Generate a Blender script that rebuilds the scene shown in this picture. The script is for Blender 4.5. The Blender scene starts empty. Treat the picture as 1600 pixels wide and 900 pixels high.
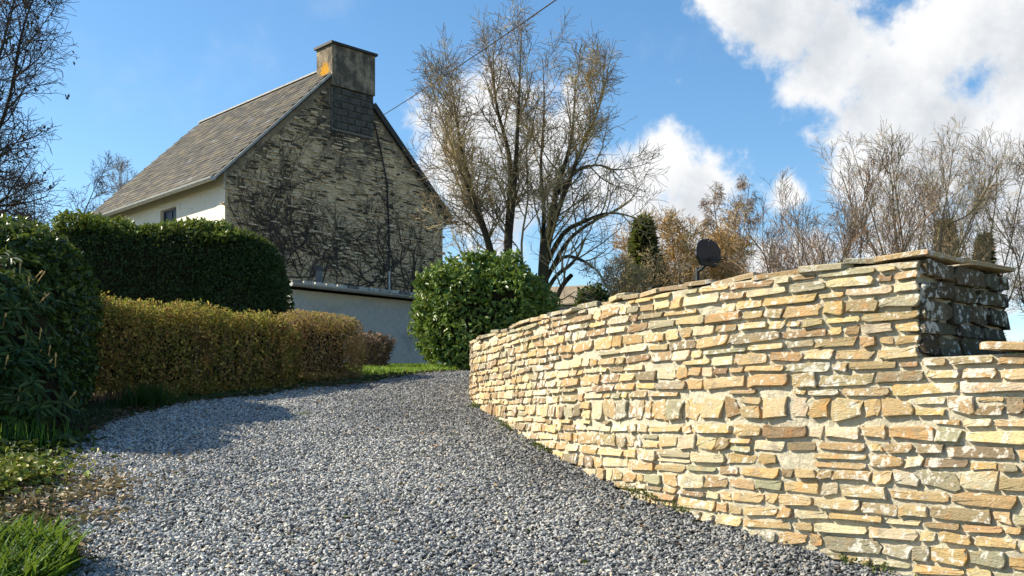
import bpy, bmesh, math, random
import numpy as np
from mathutils import Vector

SC = bpy.context.scene
COL = SC.collection
R = math.radians

# ------------------------------------------------------------------ camera, sun, exposure
EYE = 1.7                      # eye height above the ground under the camera (world z)
FPX = 1600.0                   # focal length in photo pixels
HOR = 650.0                    # image row of the horizon
cam_d = bpy.data.cameras.new("camera")
cam = bpy.data.objects.new("camera", cam_d)
COL.objects.link(cam)
cam.location = (0, 0, EYE)
cam.rotation_euler = (R(90), 0, 0)
cam_d.sensor_width = 36.0
cam_d.lens = 36.0
cam_d.shift_y = 0.125
cam_d.clip_start = 0.1
cam_d.clip_end = 3000
SC.camera = cam

SUN_EL = 36.0
SUN_H = (-0.985, 0.17)         # horizontal direction towards the sun
_h = math.hypot(*SUN_H)
sun_dir = Vector((SUN_H[0] / _h * math.cos(R(SUN_EL)), SUN_H[1] / _h * math.cos(R(SUN_EL)), math.sin(R(SUN_EL))))
sun_d = bpy.data.lights.new("sun", 'SUN')
sun_d.energy = 5.0
sun_d.angle = R(0.5)
sun_d.color = (1.0, 0.91, 0.74)
sun = bpy.data.objects.new("sun", sun_d)
COL.objects.link(sun)
sun.rotation_euler = (-sun_dir).to_track_quat('-Z', 'Y').to_euler()

SC.view_settings.view_transform = 'Standard'
SC.view_settings.look = 'None'
SC.view_settings.gamma = 1.0
SC.view_settings.use_curve_mapping = False
SC.view_settings.exposure = 0.95
SC.render.engine = 'CYCLES'
SC.cycles.max_bounces = 6
SC.cycles.diffuse_bounces = 3
SC.cycles.transparent_max_bounces = 8
SC.cycles.use_denoising = True


# ------------------------------------------------------------------ node helper
class NT:
    def __init__(self, tree):
        self.t = tree
        tree.nodes.clear()

    def n(self, typ, ins=None, **props):
        nd = self.t.nodes.new(typ)
        for k, v in props.items():
            setattr(nd, k, v)
        if ins:
            for k, v in ins.items():
                s = nd.inputs[k]
                if isinstance(v, bpy.types.NodeSocket):
                    self.t.links.new(v, s)
                else:
                    s.default_value = v
        return nd

    def math(self, op, a, b=None, c=None, clamp=False):
        ins = {0: a}
        if b is not None:
            ins[1] = b
        if c is not None:
            ins[2] = c
        return self.n('ShaderNodeMath', ins, operation=op, use_clamp=clamp).outputs[0]

    def ramp(self, fac, stops, interp='LINEAR'):
        nd = self.n('ShaderNodeValToRGB', {0: fac})
        cr = nd.color_ramp
        cr.interpolation = interp
        while len(cr.elements) < len(stops):
            cr.elements.new(0.5)
        for e, (p, c) in zip(cr.elements, stops):
            e.position = p
            e.color = (*c, 1) if len(c) == 3 else c
        return nd.outputs[0]

    def step(self, x, a, b):
        return self.n('ShaderNodeMapRange', {0: x, 1: a, 2: b, 3: 0.0, 4: 1.0}, interpolation_type='SMOOTHSTEP').outputs[0]

    def mix(self, f, a, b, blend='MIX'):
        nd = self.n('ShaderNodeMix', data_type='RGBA', blend_type=blend)
        for idx, v in ((0, f), (6, a), (7, b)):
            s = nd.inputs[idx]
            if isinstance(v, bpy.types.NodeSocket):
                self.t.links.new(v, s)
            elif idx and len(v) == 3:
                s.default_value = (*v, 1)
            else:
                s.default_value = v
        return nd.outputs[2]

    def noise(self, vec, scale, detail=4.0, rough=0.55, dist=0.0):
        return self.n('ShaderNodeTexNoise', {'Vector': vec, 'Scale': scale, 'Detail': detail, 'Roughness': rough, 'Distortion': dist}).outputs[0]

    def mapv(self, vec, scale=(1, 1, 1), rot=(0, 0, 0)):
        return self.n('ShaderNodeMapping', {'Vector': vec, 'Scale': scale, 'Rotation': rot}).outputs[0]


# ------------------------------------------------------------------ sky with cumulus
def px_dir(u, v):
    return Vector(((u - 800) / FPX, 1.0, (HOR - v) / FPX)).normalized()


W = bpy.data.worlds.new("World")
SC.world = W
W.use_nodes = True
wt = NT(W.node_tree)
skyn = wt.n('ShaderNodeTexSky', sky_type='NISHITA', sun_disc=False, sun_elevation=R(SUN_EL),
            sun_rotation=math.atan2(SUN_H[0], SUN_H[1]), altitude=100.0, air_density=1.0, dust_density=0.35, ozone_density=2.2)
gen = wt.n('ShaderNodeTexCoord').outputs['Generated']
# the cumulus clouds: (image column, row, radius in photo pixels)
CLOUDS = [(1240, -5, 95), (1310, 60, 105), (1285, 110, 62), (1420, 110, 120), (1545, 50, 150), (1395, 205, 110), (1480, 205, 125), (1600, 200, 160), (1140, -45, 70),
          (1330, 265, 65), (1040, 270, 92), (1000, 300, 95), (1085, 290, 66), (1030, 335, 80), (930, 310, 90), (850, 250, 105), (890, 200, 70), (780, 270, 85), (700, 230, 80), (655, 195, 50), (770, 340, 80),
          (1235, 300, 36), (1270, 405, 60), (1400, 400, 110), (1210, 420, 50), (1540, 380, 130),
          (2100, 150, 260), (2600, 60, 300), (-900, 250, 160), (-1900, 100, 220)]


def cloud_density(vec):
    n1 = wt.noise(vec, 8.0, 9.0, 0.58)
    n2 = wt.noise(vec, 21.0, 8.0, 0.62, 0.2)
    field = None
    for (u, v, r) in CLOUDS:
        c = px_dir(u, v)
        dist = wt.n('ShaderNodeVectorMath', {0: vec, 1: tuple(c)}, operation='DISTANCE').outputs['Value']
        cosf = c.y if u > -500 and u < 2000 else 0.6
        val = wt.math('MULTIPLY_ADD', dist, -FPX / r / max(cosf, .6), 1.0)
        val = wt.math('MAXIMUM', val, -2.0)
        field = val if field is None else wt.n('ShaderNodeMath', {0: field, 1: val, 2: 0.35}, operation='SMOOTH_MAX').outputs[0]
    d = wt.math('ADD', field, wt.math('MULTIPLY', wt.math('SUBTRACT', n1, 0.5), 4.0))
    return wt.math('ADD', d, wt.math('MULTIPLY', wt.math('SUBTRACT', n2, 0.5), 1.9)), n1


dens, nz1 = cloud_density(gen)
lit_side = wt.n('ShaderNodeVectorMath', {0: gen, 1: (-0.030, 0.0, 0.034)}, operation='ADD').outputs[0]
dens_sun, _n = cloud_density(lit_side)
mask = wt.step(dens, -0.15, 0.55)
thin = wt.math('MULTIPLY', wt.step(nz1, 0.56, 0.78), 0.16)
mask = wt.math('MAXIMUM', mask, thin)
shade = wt.step(wt.math('ADD', wt.math('MULTIPLY', dens_sun, 0.8), wt.math('MULTIPLY', dens, 0.2)), 0.0, 1.5)
ccol = wt.mix(shade, (6.6, 6.65, 6.7), (4.2, 4.5, 4.9))
sky_sat = wt.n('ShaderNodeHueSaturation', {'Saturation': 1.2, 'Value': 1.26, 'Hue': 0.496, 'Color': skyn.outputs[0]}).outputs[0]
scol = wt.mix(mask, sky_sat, ccol)
bg = wt.n('ShaderNodeBackground', {'Color': scol, 'Strength': 0.079})
wo = wt.n('ShaderNodeOutputWorld', {'Surface': bg.outputs[0]})


# ------------------------------------------------------------------ numpy helpers
def P(u, v, d):
    """point seen at photo pixel (u, v) at distance d along +Y"""
    return np.array([(u - 800) / FPX * d, d, (HOR - v) / FPX * d + EYE])


def _hash(ix, iy, iz, seed):
    h = (ix * 374761393 + iy * 668265263 + iz * 2147483647 + seed * 1274126177) & 0xFFFFFFFF
    h = ((h ^ (h >> 13)) * 1274126177) & 0xFFFFFFFF
    return ((h ^ (h >> 16)) & 0xFFFF) / 65535.0


def vnoise(p, scale=1.0, seed=0):
    p = np.asarray(p, float) * scale
    i = np.floor(p).astype(np.int64)
    f = p - i
    f = f * f * (3 - 2 * f)
    out = 0
    for dx in (0, 1):
        wx = f[:, 0] if dx else 1 - f[:, 0]
        for dy in (0, 1):
            wy = f[:, 1] if dy else 1 - f[:, 1]
            for dz in (0, 1):
                wz = f[:, 2] if dz else 1 - f[:, 2]
                out = out + _hash(i[:, 0] + dx, i[:, 1] + dy, i[:, 2] + dz, seed) * wx * wy * wz
    return out


def fbm(p, scale, seed=0, octv=3):
    a, s, t = 0, 1.0, 0
    for k in range(octv):
        a = a + vnoise(p, scale * 2 ** k, seed + k * 17) * s
        t += s
        s *= 0.5
    return a / t


def nrm(a):
    return a / np.maximum(np.linalg.norm(a, axis=-1, keepdims=True), 1e-9)


def sm(a, b, x):
    t = np.clip((x - a) / (b - a), 0, 1)
    return t * t * (3 - 2 * t)


WLOC = {}


def mesh_data(name, V, F, tint=None, smooth=False):
    """F: one (n,k) int array or a list of such arrays / index lists"""
    me = bpy.data.meshes.new(name)
    V = np.asarray(V, np.float32)
    groups = F if isinstance(F, list) else [F]
    loops, starts, pos = [], [], 0
    for g in groups:
        g = np.asarray(g, np.int32)
        if g.ndim == 1:
            g = g[None, :]
        n, k = g.shape
        loops.append(g.ravel())
        starts.append(pos + np.arange(n) * k)
        pos += n * k
    loops = np.concatenate(loops)
    starts = np.concatenate(starts)
    me.vertices.add(len(V))
    me.vertices.foreach_set('co', V.ravel())
    me.loops.add(len(loops))
    me.loops.foreach_set('vertex_index', loops)
    me.polygons.add(len(starts))
    me.polygons.foreach_set('loop_start', starts.astype(np.int32))
    me.polygons.foreach_set('use_smooth', np.full(len(starts), bool(smooth)))
    if tint is not None:
        tint = np.asarray(tint, np.float32)
        if tint.ndim == 1:
            tint = np.tile(tint, (len(V), 1))
        c = np.ones((len(V), 4), np.float32)
        c[:, :3] = tint
        at = me.attributes.new('tint', 'FLOAT_COLOR', 'POINT')
        at.data.foreach_set('color', c.ravel())
    me.update(calc_edges=True)
    me.validate()
    return me


def props(o, label=None, cat=None, group=None, kind=None):
    if label: o['label'] = label
    if cat: o['category'] = cat
    if group: o['group'] = group
    if kind: o['kind'] = kind
    return o


def put(name, V, F, mat, parent=None, tint=None, smooth=False, origin=None):
    """link world-space geometry as one mesh object; its origin at its centre (or given)"""
    V = np.asarray(V, float)
    c = V.mean(0) if origin is None else np.asarray(origin, float)
    me = mesh_data(name, V - c, F, tint, smooth)
    me.materials.append(mat)
    o = bpy.data.objects.new(name, me)
    COL.objects.link(o)
    WLOC[o.name] = c
    if parent is not None:
        o.parent = parent
        o.location = c - WLOC[parent.name]
    else:
        o.location = c
    return o


def thing(name, loc, label, cat, group=None):
    o = bpy.data.objects.new(name, None)
    COL.objects.link(o)
    o.location = loc
    o.empty_display_size = 0.3
    WLOC[o.name] = np.asarray(loc, float)
    return props(o, label, cat, group)


class MB:
    """collects shapes into one mesh"""
    def __init__(self):
        self.V, self.Q, self.T, self.n = [], [], [], 0

    def add(self, V, quads=None, tris=None):
        self.V.append(np.asarray(V, float))
        if quads is not None and len(quads):
            self.Q.append(np.asarray(quads) + self.n)
        if tris is not None and len(tris):
            self.T.append(np.asarray(tris) + self.n)
        self.n += len(V)

    def box(self, o, a, b, c):
        """box spanned by edge vectors a, b, c (right-handed) from corner o"""
        o, a, b, c = map(lambda q: np.asarray(q, float), (o, a, b, c))
        V = [o, o + a, o + a + b, o + b, o + c, o + a + c, o + a + b + c, o + b + c]
        self.add(V, [[0, 3, 2, 1], [4, 5, 6, 7], [0, 1, 5, 4], [1, 2, 6, 5], [2, 3, 7, 6], [3, 0, 4, 7]])

    def tube(self, pts, rad, sides=8, cap=True):
        pts = np.asarray(pts, float)
        rad = np.full(len(pts), rad) if np.isscalar(rad) else np.asarray(rad)
        t = nrm(np.gradient(pts, axis=0))
        ref = np.array([0, 0, 1.0]) if abs(t[0][2]) < .9 else np.array([1.0, 0, 0])
        V = []
        for i in range(len(pts)):
            a = np.cross(t[i], ref); a /= np.linalg.norm(a)
            b = np.cross(t[i], a)
            for k in range(sides):
                th = 2 * math.pi * k / sides
                V.append(pts[i] + rad[i] * (a * math.cos(th) + b * math.sin(th)))
        q = [[i * sides + k, i * sides + (k + 1) % sides, (i + 1) * sides + (k + 1) % sides, (i + 1) * sides + k]
             for i in range(len(pts) - 1) for k in range(sides)]
        tr = []
        if cap:
            n = len(V)
            V += [pts[0], pts[-1]]
            L = (len(pts) - 1) * sides
            for k in range(sides):
                tr += [[n, (k + 1) % sides, k], [n + 1, L + k, L + (k + 1) % sides]]
        self.add(V, q, tr)

    def build(self, name, mat, parent=None, tint=None, smooth=False, origin=None):
        F = []
        if self.Q: F.append(np.concatenate(self.Q))
        if self.T: F.append(np.concatenate(self.T))
        return put(name, np.concatenate(self.V), F, mat, parent, tint, smooth, origin)


# ------------------------------------------------------------------ materials
def material(name, fn):
    m = bpy.data.materials.new(name)
    m.use_nodes = True
    t = NT(m.node_tree)
    sh, disp = fn(t), None
    t.n('ShaderNodeOutputMaterial', {'Surface': sh})
    return m


def pos(t):
    return t.n('ShaderNodeNewGeometry').outputs['Position']


def bsdf(t, col, rough=0.85, bump=None, bstr=0.5, bdist=0.02, spec=0.3, metal=0.0):
    ins = {'Base Color': col if isinstance(col, bpy.types.NodeSocket) else (*col, 1), 'Roughness': rough, 'Specular IOR Level': spec, 'Metallic': metal}
    if bump is not None:
        ins['Normal'] = t.n('ShaderNodeBump', {'Height': bump, 'Strength': bstr, 'Distance': bdist}).outputs[0]
    return t.n('ShaderNodeBsdfPrincipled', ins).outputs[0]


def tintcol(t):
    return t.n('ShaderNodeAttribute', attribute_name='tint').outputs['Color']


def m_foliage(rough, transl, spec=0.4):
    def f(t):
        c = tintcol(t)
        a = bsdf(t, c, rough, spec=spec)
        tc = t.mix(0.6, c, (0.20, 0.26, 0.03))
        b = t.n('ShaderNodeBsdfTranslucent', {'Color': tc}).outputs[0]
        return t.n('ShaderNodeMixShader', {0: transl, 1: a, 2: b}).outputs[0]
    return f


M = {}
M['leaf_gloss'] = material('glossy_leaf', m_foliage(0.40, 0.2, 0.4))
M['leaf_semi'] = material('leathery_leaf', m_foliage(0.52, 0.15, 0.25))
M['leaf_mat'] = material('matt_leaf', m_foliage(0.6, 0.22, 0.3))
M['leaf_laurel'] = material('laurel_leaf', m_foliage(0.40, 0.24, 0.4))
M['leaf_thin'] = material('thin_hedge_leaf', m_foliage(0.6, 0.42, 0.25))
M['grass'] = material('grass_blade', m_foliage(0.6, 0.35, 0.2))
M['dry_leaf'] = material('dry_leaf', m_foliage(0.8, 0.1, 0.2))


def f_core(t):
    n = t.noise(pos(t), 30, 4)
    return bsdf(t, t.ramp(n, [(0.3, (0.010, 0.010, 0.006)), (0.75, (0.045, 0.04, 0.022))]), 0.95, n, 1.0, 0.05, 0.1)
M['twig_core'] = material('hedge_inner_twigs', f_core)


def f_bark(c0, c1, c2, sc=9.0):
    def f(t):
        p = pos(t)
        n = t.noise(t.mapv(p, (1, 1, 0.35)), sc, 5, 0.6)
        n2 = t.noise(p, 1.1, 2)
        c = t.ramp(n, [(0.3, c0), (0.7, c1)])
        c = t.mix(t.step(n2, 0.42, 0.62), c, (*c2, 1))
        return bsdf(t, c, 0.9, n, 0.8, 0.03, 0.15)
    return f
M['bark_main'] = material('dark_bark', f_bark((0.022, 0.018, 0.014), (0.075, 0.058, 0.04), (0.06, 0.05, 0.028)))
M['twig_main'] = material('lichen_twigs', f_bark((0.13, 0.10, 0.065), (0.34, 0.265, 0.16), (0.44, 0.34, 0.17), 3.0))
M['bark_dark'] = material('grey_black_bark', f_bark((0.02, 0.018, 0.017), (0.07, 0.06, 0.052), (0.045, 0.04, 0.03)))
M['twig_dark'] = material('dark_twigs', f_bark((0.045, 0.037, 0.032), (0.12, 0.095, 0.075), (0.09, 0.068, 0.052), 3.0))
M['bark_tan'] = material('tan_bark', f_bark((0.10, 0.075, 0.05), (0.24, 0.19, 0.13), (0.22, 0.19, 0.10)))
M['twig_tan'] = material('tan_twigs', f_bark((0.19, 0.145, 0.10), (0.36, 0.275, 0.18), (0.31, 0.25, 0.145), 3.0))
M['twig_red'] = material('red_brown_twigs', f_bark((0.18, 0.12, 0.085), (0.34, 0.23, 0.155), (0.30, 0.22, 0.14), 3.0))
M['twig_gold'] = material('golden_twigs', f_bark((0.38, 0.24, 0.09), (0.58, 0.38, 0.15), (0.46, 0.33, 0.15), 3.0))
M['bark_birch'] = material('birch_bark', f_bark((0.35, 0.33, 0.3), (0.55, 0.52, 0.47), (0.2, 0.18, 0.15)))
M['twig_creeper'] = material('dead_creeper_stems', f_bark((0.035, 0.03, 0.023), (0.10, 0.085, 0.065), (0.075, 0.062, 0.05), 6.0))


def f_stone(t):
    p = pos(t)
    c = tintcol(t)
    n = t.noise(p, 14, 5, 0.6)
    nf = t.noise(t.mapv(p, (1, 1, 2.5)), 60, 5, 0.65)
    c = t.mix(t.math('MULTIPLY', t.step(n, 0.5, 0.72), 0.55), c, t.mix(1.0, c, (1.35, 0.88, 0.5, 1), 'MULTIPLY'))
    c = t.mix(t.math('MULTIPLY', t.step(t.noise(p, 9, 3), 0.55, 0.7), 0.5), c, (0.23, 0.21, 0.16, 1))
    v = t.ramp(nf, [(0.25, (0.68, 0.66, 0.62)), (0.75, (1.22, 1.2, 1.16))])
    c = t.mix(1.0, c, v, 'MULTIPLY')
    li = t.noise(p, 26, 6, 0.62)
    lm = t.noise(p, 3.2, 3, 0.5)
    lich = t.math('MULTIPLY', t.step(t.math('ADD', li, t.math('MULTIPLY', lm, 0.5)), 0.80, 0.87), 0.75)
    c = t.mix(lich, c, (0.64, 0.61, 0.54, 1))
    return bsdf(t, c, 0.88, t.math('ADD', nf, t.math('MULTIPLY', n, 0.8)), 0.75, 0.012, 0.25)
M['stone'] = material('schist_stone', f_stone)


def f_mortar(t):
    p = pos(t)
    n = t.noise(p, 22, 6, 0.65)
    n2 = t.noise(p, 3.5, 4)
    c = t.ramp(n, [(0.25, (0.50, 0.44, 0.32)), (0.65, (0.72, 0.655, 0.49))])
    c = t.mix(t.math('MULTIPLY', t.step(n2, 0.48, 0.7), 0.5), c, (0.46, 0.42, 0.33, 1))
    return bsdf(t, c, 0.95, t.noise(p, 55, 6, 0.75), 1.0, 0.02, 0.1)
M['mortar'] = material('lime_mortar', f_mortar)


def f_ground(t):
    p = pos(t)
    n = t.noise(p, 0.5, 4)
    n2 = t.noise(p, 12, 6, 0.65)
    a = t.ramp(n2, [(0.3, (0.045, 0.035, 0.022)), (0.7, (0.13, 0.10, 0.065))])
    b = t.ramp(n2, [(0.3, (0.03, 0.05, 0.012)), (0.7, (0.08, 0.11, 0.025))])
    return bsdf(t, t.mix(t.step(n, 0.42, 0.6), a, b), 0.95, n2, 1.0, 0.05, 0.1)
M['ground'] = material('soil_and_turf', f_ground)


def f_drive(t):
    p = pos(t)
    n = t.noise(p, 45, 4, 0.7)
    return bsdf(t, t.ramp(n, [(0.3, (0.02, 0.02, 0.022)), (0.7, (0.07, 0.068, 0.066))]), 0.9, n, 1.0, 0.03, 0.2)
M['drive'] = material('gravel_bed', f_drive)


def f_gravel(t):
    oi = t.n('ShaderNodeObjectInfo')
    p = oi.outputs['Location']
    r = oi.outputs['Random']
    c = t.ramp(r, [(0.0, (0.105, 0.107, 0.112)), (0.25, (0.215, 0.22, 0.225)), (0.5, (0.365, 0.367, 0.365)), (0.72, (0.455, 0.455, 0.44)),
                   (0.89, (0.50, 0.485, 0.45)), (0.95, (0.54, 0.44, 0.31)), (0.975, (0.60, 0.56, 0.48)), (1.0, (0.34, 0.23, 0.15))])
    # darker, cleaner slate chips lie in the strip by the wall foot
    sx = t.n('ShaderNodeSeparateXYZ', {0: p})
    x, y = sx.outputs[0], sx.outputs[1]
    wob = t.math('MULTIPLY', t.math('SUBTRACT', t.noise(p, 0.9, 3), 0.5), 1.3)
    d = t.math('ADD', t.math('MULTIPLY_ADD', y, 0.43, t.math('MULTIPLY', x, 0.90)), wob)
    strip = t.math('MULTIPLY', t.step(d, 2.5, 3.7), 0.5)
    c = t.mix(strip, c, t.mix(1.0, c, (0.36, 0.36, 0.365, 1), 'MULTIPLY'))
    pn = t.noise(p, 0.55, 3)
    c = t.mix(1.0, c, t.ramp(pn, [(0.3, (0.74, 0.75, 0.76)), (0.7, (1.15, 1.14, 1.1))]), 'MULTIPLY')
    n = t.noise(pos(t), 160, 3)
    c = t.mix(1.0, c, t.ramp(n, [(0.3, (0.8, 0.8, 0.8)), (0.7, (1.2, 1.2, 1.2))]), 'MULTIPLY')
    return bsdf(t, c, 0.7, spec=0.4)
M['gravel'] = material('slate_chippings', f_gravel)


GABLE_W = 7.5


def f_gable(t):
    p = pos(t)
    # local axes: along the gable (e1) and up
    al = t.n('ShaderNodeVectorMath', {0: p, 1: (0.717, 0.697, 0)}, operation='DOT_PRODUCT').outputs['Value']
    z = t.n('ShaderNodeSeparateXYZ', {0: p}).outputs[2]
    q = t.n('ShaderNodeCombineXYZ', {0: al, 1: z, 2: 0.0}).outputs[0]
    st = t.noise(t.mapv(q, (4.2, 17.0, 1)), 1.0, 5, 0.6, 0.5)
    bl = t.noise(t.mapv(q, (0.55, 0.75, 1)), 1.0, 4, 0.6)
    fn = t.noise(q, 16, 6, 0.65)
    c = t.ramp(fn, [(0.3, (0.58, 0.42, 0.245)), (0.7, (0.80, 0.605, 0.375))])
    c = t.mix(t.step(bl, 0.55, 0.72), c, (0.30, 0.235, 0.155, 1))
    c = t.mix(t.math('MULTIPLY', t.step(t.noise(q, 0.8, 5, 0.6), 0.5, 0.66), 0.6), c, (0.84, 0.645, 0.40, 1))
    dark = t.step(t.math('ADD', st, t.math('MULTIPLY', t.math('SUBTRACT', bl, 0.5), 0.5)), 0.60, 0.68)
    c = t.mix(t.math('MULTIPLY', dark, 0.8), c, (0.07, 0.062, 0.05, 1))
    moss = t.step(t.math('ADD', t.noise(q, 1.3, 6, 0.7), t.math('MULTIPLY', t.noise(q, 6, 4, 0.6), 0.45)), 0.80, 0.90)
    c = t.mix(t.math('MULTIPLY', moss, 0.85), c, (0.045, 0.04, 0.032, 1))
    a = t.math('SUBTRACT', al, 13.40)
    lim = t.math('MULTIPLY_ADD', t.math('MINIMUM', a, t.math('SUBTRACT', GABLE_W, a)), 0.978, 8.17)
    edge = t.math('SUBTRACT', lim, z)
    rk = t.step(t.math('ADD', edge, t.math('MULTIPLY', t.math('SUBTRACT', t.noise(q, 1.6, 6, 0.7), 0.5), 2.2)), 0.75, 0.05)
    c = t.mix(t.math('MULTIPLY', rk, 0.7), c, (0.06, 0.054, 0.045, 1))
    fd = t.n('ShaderNodeVectorMath', {0: t.n('ShaderNodeCombineXYZ', {0: a, 1: t.math('MULTIPLY', z, 0.8), 2: 0.0}).outputs[0], 1: (4.0, 8.2, 0)}, operation='DISTANCE').outputs['Value']
    soot = t.step(t.math('ADD', fd, t.math('MULTIPLY', t.math('SUBTRACT', t.noise(q, 1.9, 6, 0.72), 0.5), 3.4)), 1.8, 0.6)
    c = t.mix(t.math('MULTIPLY', soot, 0.78), c, (0.065, 0.06, 0.052, 1))
    streak = t.noise(t.mapv(q, (5.0, 0.5, 1)), 1.0, 4, 0.6)
    c = t.mix(t.math('MULTIPLY', t.step(streak, 0.57, 0.77), 0.3), c, (0.12, 0.105, 0.08, 1))
    return bsdf(t, c, 0.95, t.math('ADD', st, t.math('MULTIPLY', fn, 0.5)), 1.0, 0.06, 0.1)
M['gable'] = material('weathered_gable_render', f_gable)


def f_gstone(t):
    c = tintcol(t)
    n = t.noise(pos(t), 18, 5, 0.65)
    return bsdf(t, t.mix(1.0, c, t.ramp(n, [(0.3, (0.7, 0.7, 0.7)), (0.7, (1.3, 1.3, 1.3))]), 'MULTIPLY'), 0.95, n, 0.8, 0.03, 0.1)
M['gable_stone'] = material('tinted_rubble', f_gstone)


def f_white(t):
    p = pos(t)
    n = t.noise(p, 5, 6, 0.7)
    n2 = t.noise(p, 30, 5)
    c = t.ramp(n2, [(0.3, (0.70, 0.66, 0.56)), (0.7, (0.82, 0.79, 0.71))])
    c = t.mix(t.math('MULTIPLY', t.step(n, 0.55, 0.68), 0.35), c, (0.36, 0.31, 0.22, 1))
    return bsdf(t, c, 0.9, n2, 0.4, 0.02, 0.2)
M['white_render'] = material('cream_roughcast', f_white)


def f_leanto(t):
    p = pos(t)
    n = t.noise(p, 1.0, 6, 0.65)
    n2 = t.noise(p, 12, 5)
    c = t.ramp(n2, [(0.3, (0.38, 0.39, 0.365)), (0.7, (0.49, 0.50, 0.465))])
    c = t.mix(t.math('MULTIPLY', t.step(n, 0.5, 0.62), 0.55), c, (0.26, 0.265, 0.25, 1))
    z = t.n('ShaderNodeSeparateXYZ', {0: p}).outputs[2]
    c = t.mix(t.math('MULTIPLY', t.step(t.math('ADD', z, t.math('MULTIPLY', n, 1.6)), 5.35, 5.6), 0.6), c, (0.62, 0.57, 0.45, 1))
    return bsdf(t, c, 0.92, n2, 0.4, 0.02, 0.2)
M['leanto_wall'] = material('grey_cement_render', f_leanto)


def f_slate(t):
    p = pos(t)
    c = tintcol(t)
    n = t.noise(p, 1.1, 5, 0.6)
    n2 = t.noise(p, 11, 5, 0.7)
    c = t.mix(1.0, c, t.ramp(n2, [(0.25, (0.6, 0.6, 0.6)), (0.75, (1.35, 1.35, 1.35))]), 'MULTIPLY')
    c = t.mix(1.0, c, t.ramp(t.noise(p, 0.9, 5, 0.65), [(0.3, (0.48, 0.48, 0.49)), (0.7, (1.1, 1.08, 1.04))]), 'MULTIPLY')
    li = t.step(t.math('ADD', t.math('MULTIPLY', n, 0.75), t.math('MULTIPLY', n2, 0.4)), 0.62, 0.78)
    c = t.mix(t.math('MULTIPLY', li, 0.38), c, (0.17, 0.14, 0.065, 1))
    return bsdf(t, c, 0.8, n2, 0.6, 0.01, 0.3)
M['slate'] = material('lichened_slate', f_slate)


def f_plain(c, rough=0.6, var=0.2, spec=0.4, metal=0.0, sc=8):
    def f(t):
        n = t.noise(pos(t), sc, 5, 0.65)
        a, b = [x * (1 - var) for x in c], [x * (1 + var) for x in c]
        return bsdf(t, t.ramp(n, [(0.3, a), (0.7, b)]), rough, n, 0.25, 0.01, spec, metal)
    return f
M['zinc'] = material('pale_zinc', f_plain((0.36, 0.37, 0.36), 0.45, 0.2, 0.5, 0.2))
M['verge'] = material('weathered_verge', f_plain((0.34, 0.33, 0.30), 0.7, 0.35))
M['board_dark'] = material('dark_verge_board', f_plain((0.035, 0.033, 0.03), 0.7, 0.3))
M['pipe'] = material('dark_pipe', f_plain((0.045, 0.05, 0.055), 0.5, 0.2))
M['pipe_grey'] = material('grey_flue', f_plain((0.10, 0.115, 0.13), 0.5, 0.2))
M['shutter'] = material('navy_paint', f_plain((0.02, 0.04, 0.085), 0.5, 0.2))
M['conduit'] = material('pale_conduit', f_plain((0.5, 0.5, 0.48), 0.5, 0.1))
M['cable'] = material('black_cable', f_plain((0.02, 0.02, 0.022), 0.6, 0.1))
M['block'] = material('smoke_dark_block', f_plain((0.085, 0.08, 0.07), 0.9, 0.5, 0.2, 0, 5))
M['deck'] = material('roof_underlay', f_plain((0.05, 0.045, 0.04), 0.9, 0.3))
M['tile'] = material('pale_clay_tile', f_plain((0.42, 0.42, 0.38), 0.8, 0.35))
M['tile_dark'] = material('grey_tile', f_plain((0.16, 0.155, 0.14), 0.85, 0.35))
M['hoop_black'] = material('black_hoop_plastic', f_plain((0.028, 0.032, 0.038), 0.55, 0.3, 0.4, 0, 12))
M['shed_roof'] = material('brown_roof_sheet', f_plain((0.26, 0.205, 0.14), 0.85, 0.3, 0.2, 0, 3))
M['shed_wall'] = material('brown_boarding', f_plain((0.13, 0.095, 0.07), 0.85, 0.25))
M['white_paint'] = material('white_paint', f_plain((0.75, 0.76, 0.78), 0.5, 0.06))
def f_glass(t):
    return bsdf(t, (0.25, 0.3, 0.36), 0.08, spec=0.8)
M['glass'] = material('window_glass', f_glass)


def f_chim(t):
    p = pos(t)
    n = t.noise(p, 3.0, 6, 0.7)
    n2 = t.noise(p, 14, 5, 0.65)
    c = t.ramp(n2, [(0.3, (0.24, 0.19, 0.13)), (0.7, (0.42, 0.34, 0.24))])
    c = t.mix(t.math('MULTIPLY', t.step(t.math('ADD', t.math('MULTIPLY', n, 0.6), t.math('MULTIPLY', t.noise(t.mapv(p, (4, 4, .5)), 1.0, 5, .7), 0.5)), 0.44, 0.64), 0.88), c, (0.07, 0.065, 0.055, 1))
    dist = t.n('ShaderNodeVectorMath', {0: p, 1: (-5.40, 29.45, 11.62)}, operation='DISTANCE').outputs['Value']
    li = t.step(t.math('ADD', dist, t.math('MULTIPLY', t.math('SUBTRACT', n2, 0.5), 0.5)), 0.30, 0.14)
    c = t.mix(t.math('MULTIPLY', li, 0.9), c, (0.55, 0.27, 0.02, 1))
    return bsdf(t, c, 0.95, n2, 0.8, 0.03, 0.1)
M['chimney'] = material('stained_chimney_render', f_chim)

# ------------------------------------------------------------------ terrain shape
_gy = np.array([-400, -20, 0, 5.2, 6.3, 9.1, 10.9, 13.3, 16, 27, 60, 150, 400.])
_gz = np.array([-6.0, -4.5, -1.66, -.79, -.56, -.12, .13, .53, .735, 1.20, 2.0, 3.0, 3.0])
_yy = np.arange(-60, 200, 0.1)
_zz = np.interp(_yy, _gy, _gz)
_k = np.exp(-0.5 * (np.arange(-12, 13) / 5.0) ** 2); _k /= _k.sum()
_zz = np.convolve(np.pad(_zz, 12, mode='edge'), _k, 'valid')


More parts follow.
